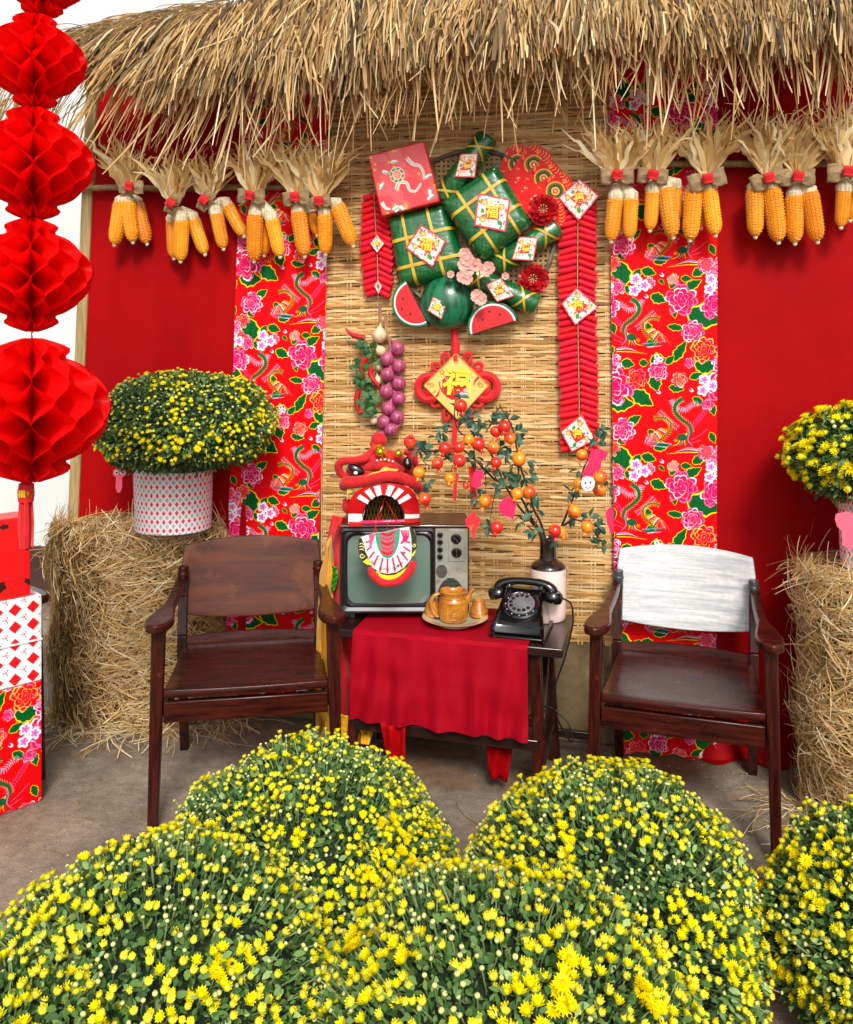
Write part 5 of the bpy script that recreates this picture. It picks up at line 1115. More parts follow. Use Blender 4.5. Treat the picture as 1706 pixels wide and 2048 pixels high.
# ------------------------------------------------------------------ honeycomb lanterns
M_lant = mat('red_tissue_paper', hx('ff1010'), .5, hx('f40a0a'), 6, transl=.45, spec=.25, bump=.2, bs=30)
def lantern(cx, ytop, ybot, rpx, d, label, n=24, rot=0, collar=.45):
    T_, B_ = D(cx, ytop, d), D(cx, ybot, d); H = T_.z - B_.z; r = rpx * d / FPX; root = thing('honeycomb_lantern', label, 'lantern', T_ + Vector((0, 0, 0)), 0, 'red honeycomb paper lanterns strung at the left'); C0 = Vector((T_.x, T_.y, B_.z))
    rows = 7; sub = 6; N = rows * sub; da = 2 * math.pi / n; vv = []; fs = []; nr = 6
    def rad(t):
        a = .14
        for w in (t / a, (1 - t) / a):
            if w < 1: return collar * r * (.25 + .75 * math.sin(min(1, w * 1.5) * math.pi / 2) - .22 * max(0, w - .6) / .4)
        u = (t - a) / (1 - 2 * a); return r * (collar * .78 + (1 - collar * .78) * math.sin(math.pi * u) ** .62)
    ci = 0
    for k in range(n):
        base = ci
        for i in range(N + 1):
            t = i / N; u = t * rows; f = int(u) if u < rows else rows - 1; fr_ = u - f; tri = (fr_ if (f + k) % 2 else 1 - fr_) - .5
            tri = math.sin(tri * math.pi) / 2; a = (k + tri * .98) * da + rot; R_ = rad(t) * (1 + .012 * math.sin(k * 5 + i))
            for j in range(nr):
                q_ = .0 + 1.0 * (j / (nr - 1)); vv.append(C0 + Vector((R_ * q_ * math.cos(a), R_ * q_ * math.sin(a), H * t + .006 * r * math.sin(k * 3 + j)))); ci += 1
        for i in range(N):
            for j in range(nr - 1): a0_ = base + i * nr + j; fs.append((a0_, a0_ + 1, a0_ + nr + 1, a0_ + nr))
    V = np.array([tuple(v) for v in vv]); npobj('paper_comb', V, np.array(fs), M_lant, root)
    obj('thread', MB().tube([C0 + Vector((0, 0, H + .02)), C0 + Vector((0, 0, -.02))], .0012, 5), M_felt, root); return root
lantern(84, -150, 34, 92, 2.34, 'top red honeycomb lantern, mostly cut by the upper picture edge', 22, .1)
lantern(70, 28, 218, 97, 2.33, 'red honeycomb lantern, second from the top of the string at the left', 22, .25)
lantern(66, 214, 440, 117, 2.32, 'red honeycomb lantern in the middle of the string at the left', 22, .32)
lantern(63, 436, 663, 116, 2.31, 'red honeycomb lantern, second from the bottom, with white behind it', 22, .28)
lantern(64, 677, 963, 149, 2.28, 'largest red honeycomb lantern, at the bottom of the string', 22, .3, .5)
ts = thing('lantern_tassel', 'red tassel with a gold printed collar hanging under the largest lantern', 'tassel', D(52, 960, 2.3))
obj('tassel_head', MB().tube([D(53, 960, 2.3), D(53, 968, 2.3), D(52, 982, 2.3), D(52, 1003, 2.3)], [.006, .019, .0205, .0195], 16), M_felt, ts); obj('gold_collar', MB().lathe([(.0208, -.010), (.0208, .010)], 20, Matrix.Translation(D(52, 986, 2.3))), mat('red_gold_band', hx('d88a20'), .35, hx('c01010'), 60, ramp=(.48, .52)), ts)
glyph('character', FU_, .02, Matrix.Translation(D(52, 986, 2.3) + Vector((.003, -.0225, 0))) @ Matrix.Rotation(PSI, 4, 'Z') @ Matrix.Rotation(R(90), 4, 'X'), M_goldc, ts, .0006, .0004)
m = MB()
for k in range(46):
    a = k * 2.4; r = .018 * math.sqrt((k % 11) / 11); p = D(52, 1003, 2.3) + Vector((r * math.cos(a), r * math.sin(a), .004)); m.tube([p, p + Vector((.003 * math.cos(a), .003 * math.sin(a), -.06)), p + Vector((.002 * math.cos(a * 3), 0, -.125))], .0016, 4)
obj('tassel_threads', m, M_felt, ts)['kind'] = 'stuff'
obj('lantern_wire', MB().tube([D(68, 660, 2.31), D(63, 668, 2.31), D(66, 680, 2.3)], .0015, 5), M_chrome, ts)
# ------------------------------------------------------------------ lion dance head on the television
M_fur = mat('red_fur', hx('d80d14'), .75, hx('b80810'), 25, bump=1, bs=160, sheen=.25); M_lw = mat('lion_white', hx('f0ece6'), .35, hx('dfe3dc'), 14, coat=.4); M_lr = mat('lion_red_gloss', hx('d60f1c'), .3, hx('c00a18'), 10, coat=.5); M_gold = mat('gold_bell', hx('d9c22a'), .18, metal=.9)
M_goldp = mat('gold_paint', hx('e0962a'), .4, hx('c8d060'), 60, coat=.3); M_mag = mat('magenta_bar', hx('d81a50'), .3, coat=.5); M_eyeb = mat('eye_black', hx('0a0c0c'), .08, coat=1)
LD = 3.24
def LP(X, Y, y=0.0): return D(660 + X / 5.69, 860 + Y / 5.69, LD + y)      # X,Y: front-view layout of the head, y: metres back
lion = thing('lion_mask', 'red lion dance head with white teeth and gold bells sitting on the television', 'lion head', LP(610, 1080, .06))
UX = CR; UY = CF; LM = Matrix((CR, CF, (0, 0, 1))).transposed()
def lp(name, m, mt, **k): return obj(name, m, mt, lion, **k)
s1 = LD / FPX / 5.69                                                # metres per layout unit
def lell(name, X, Y, y, rx, ry, rz, mt, rot=0, nu=24, nv=16, dis=0):
    M = LM.to_4x4() @ Matrix.Rotation(R(rot), 4, 'Y'); m = MB().ell((0, 0, 0), (rx * s1, ry * s1, rz * s1), nu, nv, M); C0 = LP(X, Y, y); vv = []
    for p in m.v:
        p = Vector(p); k = 1 + dis * mnoise.noise(p * 22); vv.append(tuple(C0 + p * k))
    m.v = vv; return lp(name, m, mt)
lell('skull', 560, 470, .10, 400, 330, 215, M_fur, 3, 32, 20, .10)
lell('brow', 600, 330, .05, 260, 180, 120, M_fur, 0, 24, 14, .12)
def ltube(name, pts, r, mt, n=12, k=6): pp = smooth_path([LP(*p) for p in pts], k); rs = r if not isinstance(r, list) else [float(np.interp(i / (len(pp) - 1), np.linspace(0, 1, len(r)), r)) * s1 for i in range(len(pp))]; return lp(name, MB().tube(pp, rs if isinstance(rs, list) else rs * s1, n), mt)
ltube('upper_lip', [(165, 640, .05), (190, 600, .0), (330, 590, -.02), (520, 545, -.035), (700, 520, -.035), (880, 570, -.02), (990, 630, .0), (1000, 680, .05)], [60, 72, 70, 66, 66, 66, 66, 50], M_fur)
ltube('nose_ridge', [(420, 430, .01), (560, 400, -.01), (700, 410, -.01), (820, 470, .01)], [45, 60, 60, 45], M_fur)
ltube('eyelid', [(250, 560, .04), (130, 500, .03), (95, 410, .02), (150, 355, .01), (280, 345, .0), (400, 320, .0), (470, 250, .02), (520, 190, .04)], [40, 45, 48, 45, 42, 42, 45, 45], M_fur)
ltube('eyelid', [(930, 560, .05), (980, 440, .05), (960, 330, .04), (960, 240, .05), (900, 230, .05), (860, 270, .04)], [40, 38, 40, 42, 40, 30], M_fur)
lell('eye', 300, 450, .0, 105, 50, 55, M_eyeb, 25); lell('eye_white', 292, 488, -.022, 24, 10, 20, M_lw, 0); lell('eye', 885, 380, .01, 55, 45, 75, M_eyeb, -15); lell('eye_white', 882, 372, -.012, 14, 8, 18, M_lw)
lell('horn_ball', 550, 110, .06, 92, 80, 88, M_fur, 0, 20, 14, .1); lell('horn_neck', 520, 160, .06, 70, 60, 60, M_fur)
ltube('ear', [(930, 330, .06), (935, 240, .06), (915, 170, .06), (910, 110, .06)], [62, 66, 60, 50], M_fur)
for X, Y, r_ in ((572, 250, 55), (778, 268, 46)):
    lell('bell', X, Y, -.02, r_, r_, r_, M_gold, 0, 20, 14)
    lp('bell_band', MB().tube([LP(X, Y, -.02) + LM @ Vector((r_ * 1.02 * s1 * math.cos(a), r_ * 1.02 * s1 * math.sin(a), 0)) for a in np.linspace(0, 6.28, 22, endpoint=False)], 5 * s1, 5, closed=True), M_gold)
for k in range(16):
    a = k * 2.4; lell('gold_bead', 640 + 60 * math.cos(a) * ((k % 5) / 5), 270 + 50 * math.sin(a) + 20, -.03, 9, 9, 9, M_gold, 0, 8, 6)
for k in range(9): lell('gold_bead', 500 + 14 * k, 205 - 30 * math.sin(k / 8 * 3.1), -.02, 9, 9, 14, M_gold, 0, 8, 6)
for k in range(5): lell('white_bead', 535 + 45 * k, 348 - 12 * math.sin(k), -.035, 12, 9, 12, M_lw, 0, 8, 6)
def lplate(name, pts, y, th, mt, bevel=0): return lp(name, MB().prism([LP(a, b, y) for a, b in pts], CF * th), mt, bevel=bevel, ang=30)
lplate('gold_patch', [(390, 540), (470, 490), (560, 470), (600, 430), (640, 420), (690, 440), (780, 450), (760, 470), (680, 462), (620, 485), (540, 498), (470, 520)], -.045, .012, M_goldp); lplate('gold_patch', [(195, 680), (240, 630), (275, 650), (250, 710), (205, 720), (200, 800), (190, 790)], -.01, .012, M_goldp)
# mouth arch: outer mask minus the mouth opening, as a strip
outer = [(205, 1080), (205, 870), (230, 780), (300, 700), (420, 630), (560, 600), (700, 600), (840, 630), (940, 690), (1000, 790), (1020, 870), (1025, 1080)]
def resamp(pts, n): p = np.array(pts, float); d = np.r_[0, np.cumsum(np.linalg.norm(np.diff(p, axis=0), axis=1))]; t = np.linspace(0, d[-1], n); return np.stack([np.interp(t, d, p[:, 0]), np.interp(t, d, p[:, 1])], 1)
oo = resamp(outer, 33); inn = [(608 - 238 * math.cos(a), 1030 - 285 * math.sin(a) + (50 if abs(math.sin(a)) < .01 else 0)) for a in np.linspace(0, math.pi, 33)]
def arch(name, f0, f1, y, th, mt, i0=0, i1=32, prot=0):
    rows = []
    for i in range(i0, i1 + 1):
        a = np.array(inn[i]); b = np.array(oo[i]); p, q_ = a + (b - a) * f0, a + (b - a) * f1; yy = y - .035 * math.sin(math.pi * i / 32)
        rows.append([LP(p[0], p[1], yy), LP(p[0], p[1], yy) , LP(q_[0], q_[1], yy)]); rows[-1] = [LP(p[0], p[1], yy + th), LP(p[0], p[1], yy), LP(q_[0], q_[1], yy), LP(q_[0], q_[1], yy + th)]
    return lp(name, MB().grid(rows), mt, ang=40)
arch('mouth_mask', 0, 1, .0, .12, M_lr); arch('mouth_rim', -.01, .05, -.004, .02, M_blackm)
for k, (i, w) in enumerate(((8, 1), (11, 1.2), (14, 1.3), (18, 1.3), (21, 1.2), (24, 1))):
    a = np.array(inn[i]); b = np.array(oo[i]); t = (np.array(inn[i + 1]) - np.array(inn[i - 1])); t = t / np.linalg.norm(t) * 30 * w; e = (b - a) * (.80 if k in (2, 3) else .72); yy = -.004 - .035 * math.sin(math.pi * i / 32)
    lplate('tooth', [tuple(a - t * .75), tuple(a - t * 1.0 + e), tuple(a + t * 1.0 + e), tuple(a + t * .75)], yy, .01, M_lw, .0008)
lplate('white_cheek', [(208, 1070), (208, 870), (235, 790), (285, 800), (330, 840), (355, 880), (330, 930), (265, 945), (330, 950), (400, 890), (392, 940), (372, 1000), (368, 1035), (300, 1050)], -.009, .02, M_lw, .001)
lplate('white_cheek', [(1018, 1000), (1018, 870), (998, 800), (950, 810), (890, 820), (865, 860), (875, 910), (925, 940), (860, 940), (826, 880), (832, 930), (848, 1000), (850, 1015), (930, 1008)], -.009, .02, M_lw, .001)
ltube('magenta_bar', [(365, 1055, -.02), (600, 1045, -.03), (850, 1038, -.02)], 26, M_mag); lplate('lower_rim', [(210, 1045), (365, 1045), (365, 1100), (225, 1100)], -.012, .08, M_lr, .002); lplate('lower_rim', [(850, 1010), (1028, 1000), (1020, 1050), (850, 1075)], -.012, .08, M_lr, .002)
lell('cheek_puff', 190, 860, .07, 60, 60, 90, M_fur, 0, 16, 12, .1)
m = MB()
for k in range(12): m.tube([LP(385 + k * 40, 760, .06), LP(385 + k * 40 - 60, 1030, .06)], 3.5 * s1, 4).tube([LP(385 + k * 40, 760, .062), LP(385 + k * 40 + 60, 1030, .062)], 3.5 * s1, 4)
lp('mouth_mesh', m, mat('gold_wire', hx('a58a2c'), .4, metal=.6))['kind'] = 'stuff'
lplate('mouth_inside', [(375, 740), (850, 740), (850, 1050), (375, 1050)], .09, .01, mat('mouth_dark', hx('1c0a08'), .8))
for pts in ([(615, 770, .03), (600, 850, .0), (560, 950, -.02), (525, 1020, -.06), (510, 1100, -.065), (500, 1170, -.06)], [(615, 770, .03), (680, 880, .0), (735, 980, -.03), (760, 1040, -.06), (720, 1110, -.065), (780, 1130, -.06)], [(590, 960, -.02), (545, 1030, -.06), (520, 1130, -.065), (550, 1165, -.06)], [(700, 1040, -.05), (655, 1080, -.065), (650, 1130, -.06)]):
    ltube('red_cord', pts, 5, M_lr, 5)
# hanging lower jaw in front of the screen
jaw = 'jaw'
out = [(345, 1225), (500, 1180), (640, 1160), (800, 1120), (905, 1108), (960, 1150), (985, 1220), (990, 1300), (975, 1390), (940, 1440), (900, 1500), (840, 1570), (760, 1620), (660, 1640), (560, 1620), (490, 1570), (440, 1500), (380, 1440), (340, 1380), (325, 1300)]
jl = lplate('jaw_plate', out, -.075, .012, M_lw, .001)
q4 = [(380, 1215), (905, 1115), (905, 1600), (440, 1640)]
ctr = (640, 1180); pr = [(400, 1200), (520, 1178), (640, 1162), (800, 1122), (890, 1115), (915, 1200), (915, 1400), (880, 1500), (800, 1590), (700, 1625), (620, 1630), (540, 1600), (470, 1500), (420, 1400)]
lp('tongue_print', MB().prism([LP(a, b, -.078) for a, b in pr], CF * .002, uv=[((a - 390) / 530, (1640 - b) / 530) for a, b in pr]), mat('tongue_card', (1, 1, 1), .4, img=TONGUE, coat=.3), smooth=False)
lplate('side_scroll_panel', [(325, 1250), (355, 1225), (385, 1300), (400, 1380), (470, 1540), (400, 1520), (340, 1440), (318, 1350)], -.084, .006, mat('dark_green_panel', hx('2c3018'), .4, coat=.3)); lplate('side_scroll_panel', [(905, 1108), (950, 1135), (985, 1220), (990, 1330), (960, 1400), (930, 1440), (935, 1330), (925, 1200)], -.084, .006, MATS['dark_green_panel'])
M_cy = mat('pale_yellow_paint', hx('eee27a'), .4)
for cx, cy, r0_, dd in ((365, 1430, 32, 1), (960, 1310, 24, -1)):
    ltube('scroll', [(cx + dd * r_ * math.cos(a), cy + r_ * math.sin(a), -.088) for a, r_ in ((a, r0_ * (1 - a / 9)) for a in np.linspace(0, 7, 10))], 5, M_cy, 5, 2)
for k in range(3): ltube('scroll', [(335, 1300 + 32 * k, -.088), (365, 1290 + 32 * k, -.088), (385, 1310 + 32 * k, -.088)], 5, M_cy, 5, 2)
lplate('yellow_flash', [(375, 1500), (430, 1460), (465, 1540), (420, 1530)], -.088, .004, mat('bright_yellow', hx('f6e021'), .4)); lplate('yellow_flash', [(925, 1430), (970, 1360), (955, 1430)], -.088, .004, MATS['bright_yellow'])
lplate('yellow_band', [(520, 1610), (590, 1650), (660, 1665), (740, 1655), (820, 1610), (865, 1570), (840, 1640), (780, 1690), (700, 1715), (630, 1710), (570, 1670)], -.082, .012, MATS['bright_yellow'], .001)
ltube('fur_roll', [(455, 1560, -.085), (480, 1640, -.09), (560, 1720, -.095), (670, 1745, -.10), (790, 1715, -.095), (880, 1640, -.09), (930, 1560, -.085), (950, 1490, -.08)], [24, 42, 44, 40, 44, 48, 46, 28], M_fur, 14)
M_ink = mat('ink', hx('1b1418'), .5)
def jtext(s_, X, Y, size, rot): return glyph('jaw_letter', s_, size, Matrix.Translation(LP(X, Y, -.0825)) @ LM.to_4x4() @ Matrix.Rotation(R(rot), 4, 'Y') @ Matrix.Rotation(R(90), 4, 'X'), M_ink, lion, .0003)
txt = 'H\u1ea2I QU\u1ed0C C\u01af\u1edcNG'
for k, ch in enumerate(txt):
    if ch == ' ': continue
    a = R(-58 + 8.6 * k); X, Y = 655 + 205 * math.sin(a), 1395 + 192 * math.cos(a); jtext(ch, X, Y, .0125, -math.degrees(a) )
jtext('\u65b0', 845, 1400, .014, -8); jtext('\u4e8c', 525, 1480, .012, 25)
# the lion's cloth body, hanging at the left of the television down to the floor
def drape(pts_l, pts_r, d_, mt, label, name='costume_drape', fold=.02, cat='costume'):
    n = 30; L_ = resamp(pts_l, n); R__ = resamp(pts_r, n); g = []
    for i in range(n): g.append([D(L_[i][0] + (R__[i][0] - L_[i][0]) * j / 12, L_[i][1] + (R__[i][1] - L_[i][1]) * j / 12, d_ + fold * math.sin(j * 1.1 + i * .15) + .01 * math.sin(j * 2.3 + i * .3)) for j in range(13)])
    o = obj(name, MB().grid(g), mt, solid=.003); tag(o, label, cat); return o
M_yel = mat('yellow_satin', hx('e8a40c'), .45, hx('f2c21a'), 6, sheen=.2); M_grn = mat('green_satin', hx('4aa020'), .45)
drape([(664, 1030), (652, 1090), (640, 1200), (636, 1340), (640, 1490)], [(712, 1040), (690, 1100), (690, 1220), (720, 1340), (742, 1490)], 3.36, M_felt, 'red cloth body of the lion costume hanging behind the left end of the table')
drape([(654, 1085), (640, 1150), (634, 1260), (632, 1480)], [(662, 1070), (668, 1140), (664, 1260), (676, 1480)], 3.31, M_yel, 'yellow satin trim of the lion costume hanging beside the left armchair')
drape([(662, 1130), (661, 1160), (662, 1180)], [(674, 1134), (676, 1160), (668, 1182)], 3.30, M_grn, 'small green satin leaf on the yellow costume trim', 'satin_leaf', .002, 'trim')
drape([(640, 1420), (650, 1450), (640, 1475)], [(740, 1440), (745, 1465), (738, 1490)], 3.25, M_yel, 'yellow end of the lion costume lying under the table', 'costume_drape', .01)

# ------------------------------------------------------------------ pomegranate branches in the vase
M_pom = mat('pomegranate_orange', hx('f09a1c'), .25, hx('e8451a'), 9, coat=.6, ramp=(.4, .6)); M_pomr = mat('pomegranate_red', hx('d8281a'), .25, hx('f0801c'), 8, coat=.6, ramp=(.5, .75)); M_pleaf = mat('branch_leaf', hx('55806a'), .45, hx('345c46'), 30, transl=.15, rnd=.2); M_stem = mat('branch_bark', hx('4c2a2c'), .6, hx('2e1a18'), 20, bump=.4, bs=60)
pb_ = thing('pomegranate_branch', 'artificial branches of orange pomegranates with green leaves standing in the vase', 'branches', VT)
def Q(X, Y, d=3.22): return D(640 + X * .3517, 620 + Y * .3517, d)
stems = [([(1275, 1330), (1245, 1250), (1200, 1180), (1150, 1080), (1080, 1010), (990, 960), (900, 870), (800, 790), (700, 795), (610, 800), (550, 790)], .0055), ([(1285, 1320), (1255, 1210), (1210, 1120), (1170, 980), (1140, 890), (1120, 790), (1100, 690), (1070, 620), (1030, 560)], .0050),
         ([(1270, 1320), (1230, 1230), (1140, 1130), (1060, 1010), (1010, 900), (960, 800), (880, 740), (800, 700), (770, 640), (765, 560), (770, 510)], .0045), ([(1295, 1320), (1340, 1300), (1390, 1190), (1430, 1090), (1470, 1000), (1500, 900), (1530, 840)], .0050),
         ([(1290, 1315), (1310, 1290), (1420, 1200), (1480, 1200), (1540, 1240), (1590, 1300), (1620, 1340)], .0035), ([(1255, 1300), (1235, 1250), (1180, 1190), (1140, 1170), (1100, 1200)], .003), ([(960, 980), (900, 1000), (850, 1060)], .0025), ([(640, 800), (590, 850), (610, 880), (660, 900)], .002), ([(600, 900), (590, 960), (600, 1040)], .0016),
         ([(900, 870), (940, 940), (940, 1060)], .002), ([(1030, 560), (1020, 530)], .002), ([(1000, 1010), (980, 1120), (960, 1240)], .002), ([(1480, 960), (1560, 980), (1640, 1010)], .0022), ([(1500, 850), (1560, 720), (1620, 670)], .0022), ([(760, 870), (740, 930)], .0018)]
for pts, r in stems:
    n = len(pts); pp = smooth_path([Q(x, y, 3.24 - .10 * min(1, i / n * 1.6)) for i, (x, y) in enumerate(pts)], 5); obj('stem', MB().tube(pp, [r * (1 - .6 * i / len(pp)) for i in range(len(pp))], 7), M_stem, pb_)
pom = None
def pomm(r=.022):
    m = MB().lathe([(0, -r), (.55 * r, -.84 * r), (.9 * r, -.4 * r), (1.0 * r, .05 * r), (.86 * r, .52 * r), (.5 * r, .86 * r), (.26 * r, 1.0 * r), (.24 * r, 1.22 * r), (.34 * r, 1.42 * r), (.18 * r, 1.3 * r), (0, 1.18 * r)], 20)
    for k in range(5):
        a = k * 1.257; m.add([(.30 * r * math.cos(a - .4), .30 * r * math.sin(a - .4), 1.3 * r), (.30 * r * math.cos(a + .4), .30 * r * math.sin(a + .4), 1.3 * r), (.48 * r * math.cos(a), .48 * r * math.sin(a), 1.72 * r)], [(0, 1, 2)])
    return m
frs = [(845, 735, 0), (710, 785, 1), (668, 872, 1), (793, 858, 1), (740, 955, 0), (1133, 850, 0), (1190, 1035, 0), (595, 1075, 1), (562, 922, 0), (512, 752, 1), (1000, 868, 1), (985, 785, 0), (1000, 690, 1), (1050, 662, 1), (1080, 727, 0), (790, 780, 1), (1490, 825, 0), (1595, 950, 0), (1475, 985, 0), (1590, 1025, 0), (1447, 1145, 0), (1520, 1232, 0), (1370, 1262, 0), (1005, 1236, 1), (940, 1085, 0), (1120, 1045, 0), (900, 762, 1), (800, 545, 1), (1335, 1255, 1), (830, 1000, 1)]
pr_ = {}
rr = random.Random(12)
for k, (x, y, c_) in enumerate(frs):
    r = .0235 if k != 29 else .012
    if c_ not in pr_: o = obj('pomegranate', pomm(), (M_pom, M_pomr)[c_], pb_, world=False); pr_[c_] = o
    else: o = pr_[c_].copy(); COL.objects.link(o); o.parent = pb_
    p = Q(x, y, 3.11 - rr.uniform(0, .05)) - VT; dn = Vector((rr.uniform(-.6, .6), -rr.uniform(-.2, .8), -1 if rr.random() < .75 else .9)).normalized()
    o.matrix_basis = Matrix.Translation(p) @ dn.to_track_quat('Z', 'Y').to_matrix().to_4x4() @ Matrix.Scale(rr.uniform(.92, 1.12) * (1 if k != 29 else .5), 4)
def leafm(l=.045, w=.014):
    return MB().add([(0, 0, 0), (w * .7, l * .3, .003), (w, l * .55, .002), (w * .5, l * .82, -.002), (0, l, -.006), (-w * .5, l * .82, -.002), (-w, l * .55, .002), (-w * .7, l * .3, .003), (0, l * .3, -.002), (0, l * .6, -.004)], [(0, 1, 8), (1, 2, 9, 8), (2, 3, 9), (3, 4, 9), (0, 8, 7), (8, 9, 6, 7), (9, 5, 6), (9, 4, 5)])
lf0 = None
cl = [(560, 790, 9), (700, 690, 9), (680, 730, 7), (830, 620, 10), (850, 610, 7), (640, 820, 5), (600, 985, 7), (580, 770, 5), (880, 700, 8), (900, 660, 6), (960, 660, 6), (1010, 600, 9), (1060, 620, 8), (1120, 700, 8), (1130, 740, 7), (1020, 790, 8), (1060, 830, 8), (940, 880, 7), (980, 920, 8), (1060, 960, 9), (1100, 980, 9), (1150, 960, 8), (1190, 950, 7), (1010, 1000, 6), (900, 1060, 8), (1210, 1090, 8), (1230, 1130, 7), (1150, 1200, 7), (960, 1240, 7), (1230, 1255, 7), (1440, 1030, 6), (1480, 900, 5), (1600, 700, 9), (1560, 770, 5), (1600, 740, 6), (1640, 1010, 7), (1590, 1230, 8), (1600, 1330, 8), (1420, 1190, 6), (1330, 1310, 6), (800, 500, 5), (780, 560, 3), (740, 845, 5), (870, 780, 6), (1160, 850, 5), (1530, 1180, 5), (850, 860, 5), (1100, 880, 6)]
for cx, cy, n_ in cl:
    for i in range(n_):
        if lf0 is None: o = obj('leaf', leafm(), M_pleaf, pb_, world=False); lf0 = o
        else: o = lf0.copy(); COL.objects.link(o); o.parent = pb_
        a = i * 6.283 / n_ + rr.uniform(-.5, .5); d = Vector((math.cos(a), -rr.uniform(-.3, .7), math.sin(a))).normalized()
        M = Matrix.Translation(Q(cx + rr.uniform(-16, 16), cy + rr.uniform(-16, 16), 3.15 + rr.uniform(-.04, .03)) - VT) @ d.to_track_quat('Y', 'Z').to_matrix().to_4x4() @ Matrix.Rotation(rr.uniform(-1.2, 1.2), 4, 'Y') @ Matrix.Scale(rr.uniform(.55, 1.0), 4); o.matrix_basis = M
# hanging paper tags
M_pink = mat('hot_pink_card', hx('f0145a'), .5, hx('e8104e'), 10); M_salmon = mat('salmon_card', hx('f45f78'), .5); M_rtag = mat('red_tag', hx('e02430'), .45, hx('ee5a3a'), 40, ramp=(.55, .6))
def hang(name, outline, d_, mt, label, cat, string=None, th=.002):
    pts = [D(x, y, d_) for x, y in outline]; c_ = sum(pts, Vector()) / len(pts); root = thing(name, label, cat, c_); obj('card', MB().prism(pts, CF * th), mt, root, smooth=False)
    if string: obj('thread', MB().tube([D(*string[0], d_), D(*string[1], d_)], .0009, 4), M_felt, root)
    return root
def blob(cx, cy, rx, ry, n=22, w=.07, s=0): return [(cx + rx * math.cos(a) * (1 + w * math.sin(7 * a + s)), cy + ry * math.sin(a) * (1 + w * math.cos(5 * a + s))) for a in np.linspace(0, 6.283, n, endpoint=False)]
C4 = lambda pts: [(640 + x * .3517, 620 + y * .3517) for x, y in pts]
hang('paper_tag', C4([(1045, 1075), (1070, 1062), (1100, 1075), (1118, 1100), (1110, 1140), (1105, 1175), (1098, 1200), (1085, 1180), (1050, 1172), (1020, 1150), (1015, 1110), (1030, 1090)]), 3.07, M_pink, 'round scalloped hot pink card hanging in the middle of the branches', 'tag', ((1015, 985), (1015, 998)))
hang('paper_tag', C4([(875, 925), (895, 910), (925, 915), (935, 945), (915, 970), (922, 1000), (890, 1015), (862, 1000), (868, 960)]), 3.07, M_pink, 'small bone shaped pink card between the branches above the hanging red fruit', 'tag', ((955, 925), (955, 942)))
o = hang('paper_tag', C4([(872, 1135), (885, 1160), (915, 1190), (905, 1225), (885, 1250), (880, 1300), (865, 1300), (862, 1255), (830, 1225), (825, 1190), (855, 1165)]), 3.08, M_rtag, 'diamond shaped orange red card with a tail beside the television', 'tag', ((947, 990), (947, 1020)))
o = hang('paper_tag', C4([(1548, 795), (1590, 788), (1640, 812), (1625, 845), (1600, 860), (1598, 905), (1560, 925), (1548, 960), (1500, 975), (1490, 930), (1525, 870), (1530, 830)]), 3.06, M_pink, 'large hot pink card above the monkey face at the right branch', 'tag')
mk = hang('monkey_tag', C4([(1495, 955), (1515, 945), (1545, 950), (1565, 975), (1560, 1005), (1540, 1028), (1510, 1030), (1488, 1005), (1484, 975)]), 3.05, mat('white_card', (.8, .78, .76), .5), 'small smiling monkey face card hanging among the orange fruits', 'tag')
for x, y in ((1510, 983), (1538, 980)): obj('eye', MB().ell(D(640 + x * .3517, 620 + y * .3517, 3.048), .0032, 8, 6), M_ink, mk)
obj('mouth', MB().tube([D(640 + x * .3517, 620 + y * .3517, 3.048) for x, y in ((1508, 1005), (1525, 1015), (1543, 1003))], .0012, 4), M_felt, mk)
hang('paper_tag', C4([(1640, 1130), (1660, 1120), (1670, 1150), (1668, 1200), (1672, 1260), (1655, 1280), (1640, 1230), (1628, 1190), (1626, 1150)]), 3.06, M_pink, 'narrow pink card at the outer right tip of the branches', 'tag')
hang('paper_tag', C4([(768, 925), (790, 930), (785, 970), (778, 1000), (775, 1075), (766, 1090), (758, 1070), (760, 990), (775, 960)]), 3.07, M_lr, 'thin red pendant under the orange fruit at the left of the branches', 'pendant')
hang('paper_tag', C4([(845, 890), (880, 890), (900, 960), (885, 1000), (890, 1060), (860, 1110), (852, 1050), (850, 960)]), 3.16, M_felt, 'long red tassel end hanging behind the small pink card', 'tassel')
ow = hang('owl_tag', [(226, 940), (232, 937), (246, 937), (252, 943), (252, 950), (244, 955), (244, 975), (240, 985), (234, 985), (231, 975), (232, 955), (226, 950)], 3.30, M_salmon, 'little owl faced tag hanging under the left flower plant', 'tag', ((239, 915), (239, 937)))
for x in (233, 245): obj('eye', MB().ell(D(x, 945, 3.297), (.0085, .001, .0085), 12, 6, Matrix.Rotation(PSI, 4, 'Z')), MATS['ivory'], ow); obj('pupil', MB().ell(D(x, 945, 3.294), (.004, .001, .004), 10, 6, Matrix.Rotation(PSI, 4, 'Z')), M_ink, ow)
hang('paper_tag', [(1672, 1028), (1694, 1023), (1716, 1030), (1740, 1040), (1738, 1090), (1700, 1100), (1685, 1090), (1683, 1062), (1674, 1052), (1670, 1038)], 2.66, M_salmon, 'plain salmon pink card hanging under the flowers at the right edge', 'tag', ((1695, 985), (1695, 1023)))

